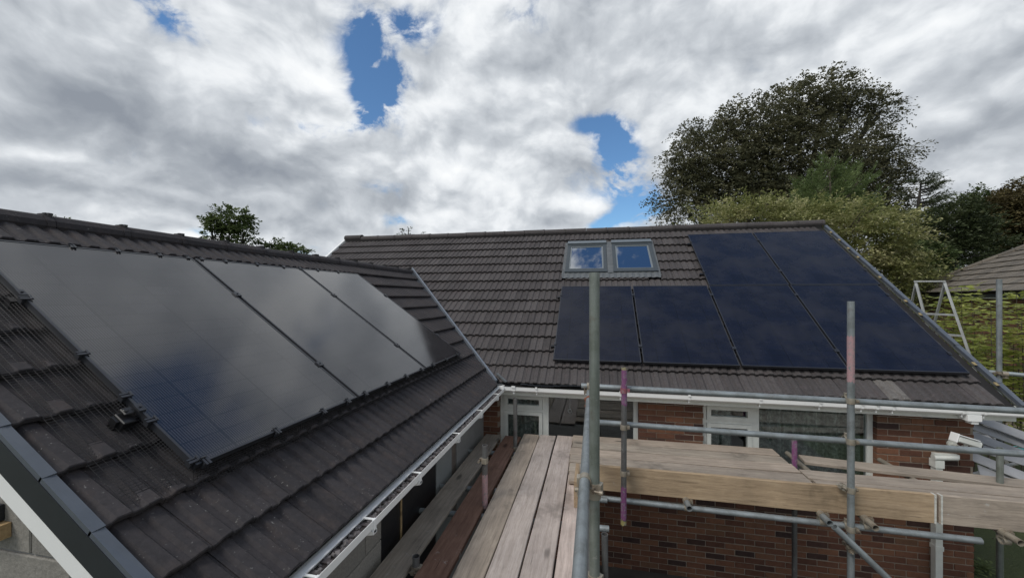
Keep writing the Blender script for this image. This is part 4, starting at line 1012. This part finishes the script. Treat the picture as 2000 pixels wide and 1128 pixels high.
# ------------------------------------------------------------------ white cladding stack beyond the corner
CLAD = m_plain('dusty_white_cladding', (.27, .275, .285), .5, .22, 6)
GCL = 'loose cladding boards'
px0 = Vector((4.45, 6.55, -2.05))
labs = ['lowest long white cladding board of the leaning stack', 'second white cladding board of the leaning stack', 'third white cladding board of the leaning stack', 'fourth white cladding board of the leaning stack', 'fifth white cladding board of the leaning stack', 'sixth white cladding board, top of the leaning stack']
dirA = Vector((.90, -.30, -.33)).normalized()
for i, lb in enumerate(labs):
    p = Vector((4.40, 5.62 + i * .10, -2.02 + i * .125))
    dj = dirA + Vector(((-.06, .05, -.02, .09, -.08, .03)[i], (.10, -.07, .05, -.03, .08, -.1)[i], (.05, -.04, .08, -.05, .02, -.06)[i]))
    board(lb, p, p + dj * (1.25 + .2 * (i % 3)), .135, .014, CLAD, GCL, face=Vector((-.1, -.62, .78)), name='cladding_board')
gp = [at(1922, 823, 5.55), at(1944, 822, 5.5), at(1960, 870, 5.35), at(1914, 858, 5.45)]
m = MB(); n_ = (gp[1] - gp[0]).cross(gp[3] - gp[0]).normalized(); m.prism(gp, n_, -.006, .006); tag(m.build('offcut_board', m_plain('grey_offcut', (.36, .36, .36), .6, .15, 9)), 'grey triangular board offcut propped against the cladding stack', 'board')
board('short grey batten lying across the cladding offcut', at(1901, 842, 5.3), at(1952, 845, 5.2), .045, .03, CLAD, GCL, name='cladding_board')
board('thin grey strip sloping over the cladding offcut', at(1929, 845, 5.25), at(1961, 871, 5.15), .03, .015, CLAD, GCL, name='cladding_board')
board('narrow white strip lying diagonally on top near the grey stub', at(1886, 927, 4.95), at(2004, 898, 4.75), .05, .02, UPVC, GCL, name='cladding_board')
m = MB(); rg = random.Random(2)
for i in range(26):
    p = at(1950 + rg.uniform(0, 60), 874 + rg.uniform(-4, 9), 5.2); m.path([p, p + Vector((rg.uniform(.1, .3), rg.uniform(-.1, .1), rg.uniform(-.04, .04))), p + Vector((rg.uniform(.3, .5), rg.uniform(-.1, .1), rg.uniform(-.08, .04)))], [.004] * 3, 5)
tag(m.build('twine_tangle', m_plain('teal_twine', (.10, .33, .33), .6, .2, 20)), 'tangle of teal twine lying on the white cladding', 'twine')

# ------------------------------------------------------------------ step ladder
ld = thing('step_ladder', 'aluminium step ladder standing beyond the roof verge', 'ladder', at(1850, 1050, 6.2))
TL, TRt = at(1789, 551, 6.45), at(1845, 551, 6.2)
dl = (at(1893, 690, 5.95) - at(1845, 551, 6.2)); dl2 = dl + (TL - TRt) * .16
m = MB(); wdt = TRt - TL
for a, b in ((TL, TL + dl2 * 3.3), (TRt, TRt + dl * 3.3)): m.bar(a, b, .030, .095, up=wdt.cross(dl))
m.build('stile', ALU, ld)
m = MB(); m.bar(TL - wdt * .06 + Vector((0, 0, .015)), TRt + wdt * .04 + Vector((0, 0, .015)), .13, .022, up=(0, 0, 1)); m.build('top_tray', ALU, ld)
for k in (.47, .76, 1.05, 1.34, 1.63, 1.92, 2.2):
    m = MB(); m.bar(TL + dl2 * k, TRt + dl * k, .09, .028); m.build('tread', ALU, ld)
bk = Vector((.16, .55, -1.1)); m = MB()
m.bar(TL + Vector((0, 0, -.02)), TL + bk * 3.0, .025, .04); m.bar(TRt + Vector((0, 0, -.02)), TRt + bk * 3.0, .025, .04); m.build('rear_leg', ALU, ld)

# ------------------------------------------------------------------ neighbour's house
def cf(r_, f_, z_): return Vector((r_ * CS - f_ * SN, r_ * SN + f_ * CS, z_))
nb = thing('neighbour_house', 'neighbouring brick house with a grey tiled hip roof beyond the ladder', 'house', cf(17, 12, -H))
d_ = Vector(cf(.47, .883, 0)); n_in = Vector(cf(.883, -.47, 0))       # along the eave (away), into the building
K0 = cf(13.35, 11, .11) - d_ * 4.0; KL = 9.74                        # eave line from near to far corner
EVN = lambda t, k, z: K0 + d_ * t + n_in * k + Vector((0, 0, z))
m = MB(); 
BW = 7.0
m.add([EVN(0, .3, -.1), EVN(KL - .3, .3, -.1), EVN(KL - .3, BW, -.1), EVN(0, BW, -.1), EVN(0, .3, -H - .11), EVN(KL - .3, .3, -H - .11), EVN(KL - .3, BW, -H - .11), EVN(0, BW, -H - .11)], [(0, 1, 2, 3), (0, 4, 5, 1), (1, 5, 6, 2), (2, 6, 7, 3), (3, 7, 4, 0)])
nwall = m.build('wall', m_plain('pale_mortar', (.36, .30, .24), .9, .15, 12), nb)
Rn = Matrix((-d_, n_in, Vector((0, 0, 1)))).transposed()
def vis_nb(a, z):
    q = proj(EVN(KL - .31, .29, 0) - d_ * a + Vector((0, 0, z))); 
    if not q or q[0] > 2010 or q[0] < 1780 or q[1] > 760: return 0
    return 1 / (1 + abs(q[1] - 630) / 400)
sv = HEAD; HEAD = -.03
lay_bricks(nwall, [(0, KL - .31, -2.6, -.03)], EVN(KL - .31, .285, .02), Rn, None, 9, vis_nb)
HEAD = sv
tn_ = math.tan(rad(33)); hgt = BW / 2 * tn_
m = MB(); m.add([EVN(0, 0, 0), EVN(KL, 0, 0), EVN(KL - BW / 2, BW / 2, hgt), EVN(0, BW / 2, hgt), EVN(KL, BW, 0), EVN(0, BW, 0)], [(0, 1, 2, 3), (1, 4, 2), (4, 5, 3, 2)])
nroof = m.build('roof', UNDERLAY, nb)
NT_M = m_tile('grey_brown_tile', (.10, .092, .08), (.20, .175, .145), (.17, .14, .11), .5)
slv = n_in * math.cos(rad(33)) + Vector((0, 0, math.sin(rad(33)))); Rr = Matrix((-d_, slv, (-d_).cross(slv))).transposed()
gq = .36; q = MB(); q.box((.148, .21, .02), (.293, .42, .022), Matrix.Rotation(-.085, 3, 'X')); nt_mesh = q.mesh('tile', NT_M)
rg = random.Random(12); njobs = []
for c in range(11):
    for k in range(36):
        t = k * .297 + (.148 if c % 2 else 0); s = c * gq
        run = s * math.cos(rad(33))
        if t + .29 > KL - run + .1: continue
        loc = EVN(0, 0, .0) + d_ * (t + .293) + Rr @ Vector((0, s, .02 + rg.uniform(-.003, .006))); q = proj(loc)
        v_ = 1 if q and 1700 < q[0] < 2040 and q[1] > 440 else 0
        njobs.append((v_, loc))
njobs.sort(key=lambda j: -j[0]); nv = 0
rest = MB()
for v_, loc in njobs:
    Rj = Rr @ Matrix.Rotation(rg.gauss(0, .008), 3, 'Z')
    if v_ and nv < 300: link('tile', nt_mesh, None, nroof, loc, Rj); nv += 1
    else: rest.box(loc + Rj @ Vector((.148, .21, .02)), (.293, .42, .022), Rj @ Matrix.Rotation(-.085, 3, 'X'))
rest.build('tile_field', NT_M, nroof, kind='stuff')
hip = Vector(EVN(KL - BW / 2, BW / 2, hgt) - EVN(KL, 0, 0)); hl = hip.length; hip.normalize()
for k in range(int(hl / .42)):
    m = MB(); p = EVN(KL, 0, .05) + hip * (k * .42); m.tube(p, p + hip * .41, .10, 10, .095); m.build('hip_tile', NT_M, nroof)
m = MB(); m.bar(EVN(0, .06, -.08), EVN(KL - .06, .06, -.08), .02, .10); m.build('gutter', BLACK_TRIM, nb)
m = MB(); m.bar(EVN(0, .10, -.13), EVN(KL - .1, .10, -.13), .02, .07); m.build('fascia', UPVC_OLD, nb)

# ------------------------------------------------------------------ trees and shrubs
def np_mesh(name, V, F, material):
    me = bpy.data.meshes.new(name); n = len(V); k = F.shape[1]
    me.vertices.add(n); me.vertices.foreach_set('co', V.astype(np.float32).ravel())
    me.loops.add(F.size); me.loops.foreach_set('vertex_index', F.astype(np.int32).ravel())
    me.polygons.add(len(F)); me.polygons.foreach_set('loop_start', np.arange(0, F.size, k, dtype=np.int32)); me.polygons.foreach_set('loop_total', np.full(len(F), k, np.int32))
    me.update(calc_edges=True); me.materials.append(material); return me
def unit(a): return a / np.maximum(np.linalg.norm(a, axis=1, keepdims=True), 1e-9)
def leaf_quads(C, D, N, L, W):
    D = unit(D); S = unit(np.cross(D, N)); L = L[:, None]; W = W[:, None]
    V = np.stack([C, C + D * L * .5 + S * W * .5, C + D * L, C + D * L * .5 - S * W * .5], 1).reshape(-1, 3)
    F = np.arange(len(C) * 4).reshape(-1, 4); return V, F
def spray_leaves(rg, C, O, m, slen, swid, droop, lL, lW, flat=.5, upb=.2, wind=None):
    """m leaves along a short drooping spray at every centre C pointing out along O"""
    n = len(C); A = O + rg.normal(0, .35, (n, 3)); A[:, 2] = A[:, 2] * .5 + upb
    if wind is not None: A = A + wind
    A = unit(A); up = np.array([0, 0, 1.0]); S = unit(np.cross(A, up)); Nn = np.cross(S, A)
    sl = slen * rg.uniform(.5, 1.25, n)
    t = rg.random((n, m)); w = rg.uniform(-1, 1, (n, m)) * (1.05 - .75 * t)
    pos = C[:, None] + A[:, None] * (t * sl[:, None])[..., None] + S[:, None] * (w * swid * (sl / slen)[:, None])[..., None] + rg.normal(0, .10 * swid + .008, (n, m, 3))
    pos[..., 2] -= droop * (t ** 2) * sl[:, None] + droop * .4 * np.abs(w) * swid
    D = A[:, None] * .7 + S[:, None] * (np.sign(w) * .8)[..., None] + rg.normal(0, .35, (n, m, 3)); D[..., 2] -= droop * .6
    N = Nn[:, None] + rg.normal(0, flat, (n, m, 3))
    k = n * m
    return leaf_quads(pos.reshape(k, 3), D.reshape(k, 3), N.reshape(k, 3), lL * rg.uniform(.6, 1.3, k), lW * rg.uniform(.6, 1.3, k))
def lobe_points(rg, lobes, n, shell=.45):
    """lobes: (centre, (right, depth, up) radii); returns points and outward directions"""
    vol = np.array([r[0] * r[2] for _, r in lobes]); idx = rg.choice(len(lobes), n, p=vol / vol.sum())
    u = unit(rg.normal(0, 1, (n, 3))); rr = rg.random(n) ** shell
    Rr_ = np.array([lobes[i][1] for i in idx]); Cc = np.array([tuple(lobes[i][0]) for i in idx])
    loc = u * rr[:, None] * Rr_
    wv = np.stack([loc[:, 0] * CS - loc[:, 1] * SN, loc[:, 0] * SN + loc[:, 1] * CS, loc[:, 2]], 1)
    ou = np.stack([u[:, 0] * CS - u[:, 1] * SN, u[:, 0] * SN + u[:, 1] * CS, u[:, 2]], 1)
    return Cc + wv, ou
def tree(name, label, cat, lobes_px, D, n, m, slen, swid, droop, lL, lW, leaf, bark, trunk_r, seed, base_px=None, group=None, flat=.5, upb=.2, depth=.8, shell=.45, wind=None, limbs=True, keep=None):
    rg = np.random.default_rng(seed)
    lobes = []
    for (u, v, ru, rv, *dd) in lobes_px:
        dist = D + (dd[0] if dd else 0); k = dist / FPX; lobes.append((at(u, v, dist), (ru * k, (ru + rv) / 2 * k * depth, rv * k)))
    cx = sum(l[0].x for l in lobes) / len(lobes); cy = sum(l[0].y for l in lobes) / len(lobes)
    if base_px: b = at(base_px, 579, D); cx, cy = b.x, b.y
    root = thing(name, label, cat, (cx, cy, -H), group)
    C, O = lobe_points(rg, lobes, n, shell)
    V, F = spray_leaves(rg, C, O, m, slen, swid, droop, lL, lW, flat, upb, wind)
    base = np.array([cx, cy, -H]); me = np_mesh('crown', V - base, F, leaf)
    o = bpy.data.objects.new('crown', me); COL.objects.link(o); o.parent = root; ROOT[o] = ROOT[root]
    if limbs:
        tm = MB(); top = max(l[0].z for l in lobes); low = min(l[0].z - l[1][2] for l in lobes)
        fork = max(-H + 1.0, low * .5 + min(l[0].z for l in lobes) * .5)
        tm.path([(cx, cy, -H), (cx + .1, cy, (-H + fork) / 2), (cx, cy, fork)], [trunk_r * 1.25, trunk_r, trunk_r * .85], 10)
        rr = random.Random(seed)
        for c, r_ in lobes:
            mid = Vector((cx, cy, fork)).lerp(c, .5) + Vector((rr.uniform(-.1, .1) * r_[0], 0, .12 * r_[2]))
            tm.path([(cx, cy, fork - .1), mid, c], [trunk_r * .55, trunk_r * .33, trunk_r * .16], 7)
            for _ in range(5):
                e = c + Vector((rr.uniform(-.8, .8) * r_[0], rr.uniform(-.6, .6) * r_[0], rr.uniform(-.3, .85) * r_[2])); st = mid.lerp(c, rr.uniform(.3, 1))
                tm.path([st, st.lerp(e, .5) + Vector((0, 0, .1 * r_[2])), e], [trunk_r * .16, trunk_r * .10, trunk_r * .03], 5)
        tm.build('trunk', bark, root)
    return root
tree('beech_tree', 'huge dark bronze green beech rising behind the main ridge', 'tree',
     [(1345, 395, 66, 52), (1395, 320, 82, 72), (1475, 262, 78, 66), (1560, 215, 62, 52), (1618, 185, 58, 38), (1665, 200, 32, 30), (1722, 215, 26, 26), (1560, 320, 120, 84), (1670, 300, 58, 56), (1738, 308, 34, 32), (1755, 345, 24, 22), (1690, 385, 62, 56), (1480, 395, 110, 60), (1335, 320, 36, 40), (1610, 400, 90, 50), (1420, 235, 26, 16), (1350, 258, 22, 16), (1745, 410, 26, 36)],
     28, 6600, 25, 1.15, .33, .46, .17, .10, LF_BEECH, BARK_D, .5, 1, base_px=1560, upb=.12, depth=.9, shell=.5, wind=np.array([.18, .05, .0]))
tree('golden_tree', 'low golden green tree with pale blossom tips right behind the verge', 'tree',
     [(1395, 432, 46, 26), (1470, 428, 60, 34), (1560, 440, 70, 44), (1650, 450, 70, 56), (1720, 470, 60, 60), (1760, 540, 48, 50), (1700, 560, 60, 60), (1800, 560, 24, 30), (1430, 410, 30, 20), (1640, 520, 60, 60)],
     15, 2300, 26, .75, .24, .22, .11, .06, LF_GOLD, BARK, .18, 2, base_px=1660, upb=.02, flat=.3, shell=.4, wind=np.array([.3, -.15, .1]))
tree('pine_tree', 'fresh green young pine with visible pale limbs in front of the beech', 'tree',
     [(1620, 330, 22, 20), (1600, 375, 40, 28), (1650, 365, 38, 30), (1575, 405, 34, 22), (1660, 410, 44, 30), (1610, 420, 40, 24), (1680, 350, 14, 14)],
     17.5, 300, 64, .62, .20, -.12, .16, .024, LF_PINE, BARK, .14, 3, base_px=1628, upb=.65, flat=.8)
# sparse cedar with level wind swept branches
def cedar():
    root = thing('cedar_tree', 'sparse dark conifer with level feathery branches beside the beech', 'tree', (at(1792, 579, 24).x, at(1792, 579, 24).y, -H))
    rg = np.random.default_rng(5); rr = random.Random(5); tm = MB(); C = []; O = []
    b = at(1794, 579, 24); tm.path([(b.x, b.y, -H), at(1793, 480, 24), at(1794, 395, 24), at(1800, 352, 24)], [.22, .16, .09, .03], 8)
    for i in range(34):
        v = 350 + i * 2.9 + rr.uniform(-3, 3); st = at(1794 + (3 if v < 380 else 0), v, 24); right = rr.random() < .70
        ln = (22 + (v - 345) * .72) * rr.uniform(.6, 1.15) * (1 if right else .55)
        e = at(1795 + (ln if right else -ln), v - ln * (.42 if right else .2) + rr.uniform(-4, 4), 24 + rr.uniform(-2.2, 2.2))
        md = st.lerp(e, .5) + Vector((0, 0, -.12)); tm.path([st, md, e], [.045, .03, .012], 5)
        for k in range(16):
            t = rr.uniform(.25, 1.05); p = st.lerp(md, t * 2) if t < .5 else md.lerp(e, t * 2 - 1); C.append(tuple(p)); O.append(tuple((e - st).normalized()))
    V, F = spray_leaves(rg, np.array(C), np.array(O), 14, .55, .12, .05, .16, .035, LF_DARK and .5, .05)
    base = np.array([root.location.x, root.location.y, -H]); o = bpy.data.objects.new('crown', np_mesh('crown', V - base, F, LF_DARK)); COL.objects.link(o); o.parent = root; ROOT[o] = ROOT[root]
    tm.build('trunk', BARK_D, root)
cedar()
tree('yew_tree', 'dense near black evergreen behind the neighbour roof', 'tree',
     [(1790, 470, 50, 50), (1850, 450, 62, 52), (1830, 510, 80, 50), (1905, 470, 48, 46), (1770, 510, 40, 44), (1880, 420, 40, 22)],
     21, 1900, 22, .7, .22, .15, .16, .07, LF_DARK, BARK_D, .3, 6, base_px=1840, upb=.15)
tree('broad_tree', 'mid green tree with sky gaps between the evergreen and bronze tree', 'tree',
     [(1930, 420, 48, 34), (1905, 400, 26, 22), (1960, 450, 60, 40), (1980, 480, 44, 30)], 25, 1000, 20, .8, .25, .2, .2, .10, LF_MID, BARK_D, .3, 7, base_px=1940)
tree('bronze_tree', 'brownish rounded tree at the right end of the treeline', 'tree',
     [(1985, 400, 44, 32), (2030, 400, 60, 60), (1965, 395, 20, 14), (2000, 440, 50, 40)], 23, 1100, 20, .7, .24, .35, .16, .09, LF_BROWN, BARK_D, .3, 8, base_px=2010)
tree('maple_tree', 'leafy green bush at the foot of the dark evergreen', 'shrub',
     [(1790, 545, 44, 34), (1835, 545, 30, 22), (1810, 500, 30, 26), (1760, 500, 26, 30)], 17, 620, 20, .45, .18, .15, .15, .09, LF_MID, BARK, .1, 9, base_px=1800)
tree('oak_tree', 'lone leafy tree standing above the extension ridge', 'tree',
     [(448, 425, 32, 20), (430, 440, 22, 16), (470, 430, 24, 16), (412, 462, 20, 14), (452, 462, 34, 22), (478, 452, 16, 14), (408, 432, 14, 8), (445, 525, 60, 42), (440, 580, 52, 36)],
     42, 620, 24, 1.05, .40, .25, .32, .19, LF_MID, BARK_D, .35, 10, base_px=445, depth=1)
tree('hawthorn_tree', 'low rounded treetop showing right of the lone tree over the ridge', 'tree',
     [(530, 482, 34, 11), (550, 490, 40, 10), (538, 535, 52, 36), (538, 585, 44, 30)], 44, 620, 18, .8, .3, .2, .3, .18, LF_MID, BARK_D, .25, 11, base_px=535)
tree('elder_tree', 'small treetop closest to the main roof left verge', 'tree', [(580, 490, 18, 9), (590, 492, 10, 6), (585, 530, 30, 30), (585, 580, 28, 28)], 46, 420, 16, .7, .3, .2, .3, .18, LF_MID, BARK_D, .2, 12)
tree('ash_tree', 'tiny treetop over the ridge at the far left', 'tree', [(106, 427, 13, 6), (112, 432, 14, 6), (110, 490, 44, 50), (110, 560, 40, 36)], 40, 520, 14, .6, .25, .2, .26, .15, LF_MID, BARK_D, .2, 13)
tree('willow_tree', 'thin twig tips above the ridge, left of the far left treetop', 'tree', [(66, 423, 9, 2.5), (60, 490, 40, 50), (60, 560, 34, 34)], 38, 440, 12, .5, .2, .2, .2, .1, LF_DARK, BARK_D, .15, 14)
tree('birch_tree', 'wispy conifer tips peeping over the main ridge', 'tree', [(793, 456, 7, 8), (798, 449, 4, 5), (784, 460, 4, 4), (822, 459, 5, 5), (795, 520, 22, 48), (795, 580, 26, 36)], 34, 380, 14, .5, .14, .4, .22, .07, LF_DARK, BARK_D, .15, 15)

def shrub(name, label, spots, D, z0, leafL, leafW, leaf, seed, per=14, nst=1, cat='shrub'):
    """upright stems with whorls of long leaves; spots are (u, top v)"""
    rr = random.Random(seed); rg = np.random.default_rng(seed); st = MB(); Cs, Ds, Ns = [], [], []
    b0 = at(sum(s[0] for s in spots) / len(spots), 579, D); root = thing(name, label, cat, (b0.x, b0.y, z0))
    for (u, v) in spots:
        d = D + rr.uniform(-.9, .9); top = at(u, v, d); base = Vector((top.x + rr.uniform(-.35, .35), top.y + rr.uniform(-.3, .3), z0)); mid = base.lerp(top, .55) + Vector((rr.uniform(-.08, .08), rr.uniform(-.08, .08), 0))
        st.path([base, mid, top], [.014, .010, .004], 5)
        for k in range(per):
            t = 1 - (k / per) ** 1.25 * .62; p = mid.lerp(top, t * 2 - 1) if t > .5 else base.lerp(mid, t * 2)
            for q in range(3):
                a = k * 2.4 + q * 2.09 + rr.uniform(-.4, .4); L = .35 + .65 * (1 - t); br = Vector((math.cos(a), math.sin(a), rr.uniform(.1, .6))).normalized(); ln = leafL * rr.uniform(1.0, 2.6) * (.45 + L)
                for z in range(5):
                    f = (z + 1) / 5; pp = p + br * ln * f - Vector((0, 0, .25 * ln * f * f)); sd = br.cross(Vector((0, 0, 1))).normalized()
                    Cs.append(tuple(pp)); dd = br * .6 + sd * (1 if z % 2 else -1) * .8 + Vector((0, 0, rr.uniform(-.4, .15))); Ds.append(tuple(dd)); Ns.append((rr.gauss(0, .35), rr.gauss(0, .35), 1))
    n = len(Cs); V, F = leaf_quads(np.array(Cs), np.array(Ds), np.array(Ns), leafL * rg.uniform(.7, 1.25, n), leafW * rg.uniform(.7, 1.25, n))
    base = np.array([b0.x, b0.y, z0]); o = bpy.data.objects.new('foliage', np_mesh('foliage', V - base, F, leaf)); COL.objects.link(o); o.parent = root; ROOT[o] = ROOT[root]
    st.build('stem', BARK, root)
shrub('laurel_shrub', 'bright green young shrub reaching over the gutter behind the ladder', [(1878, 560), (1896, 575), (1860, 585), (1842, 600), (1908, 600), (1870, 610), (1822, 625), (1850, 640), (1885, 640)], 8.2, -H, .15, .062, LF_LAUREL, 1, per=12)
shrub('laurel_shrub', 'yellow green shrub crowding the pole beyond the verge', [(1918, 640), (1935, 590), (1955, 640), (1925, 680), (1945, 690), (1900, 665), (1875, 690), (1905, 710), (1960, 720)], 7.6, -H, .15, .062, LF_LAUREL, 2, per=12)
shrub('laurel_shrub', 'leafy shrub at the right picture edge before the neighbour wall', [(1985, 575), (1995, 620), (1972, 600), (2010, 600), (1980, 660), (2000, 690), (1990, 740), (1968, 770), (2010, 760)], 7.9, -H, .15, .062, LF_LAUREL, 3, per=12)
shrub('ground_shrub', 'dark low plants with pale leaves at the house corner below the deck', [(1915, 1100), (1935, 1080), (1960, 1095), (1985, 1070), (2005, 1090), (1975, 1115), (1945, 1118)], 5.9, -H - .0, .07, .035, LF_MID, 4, per=10)
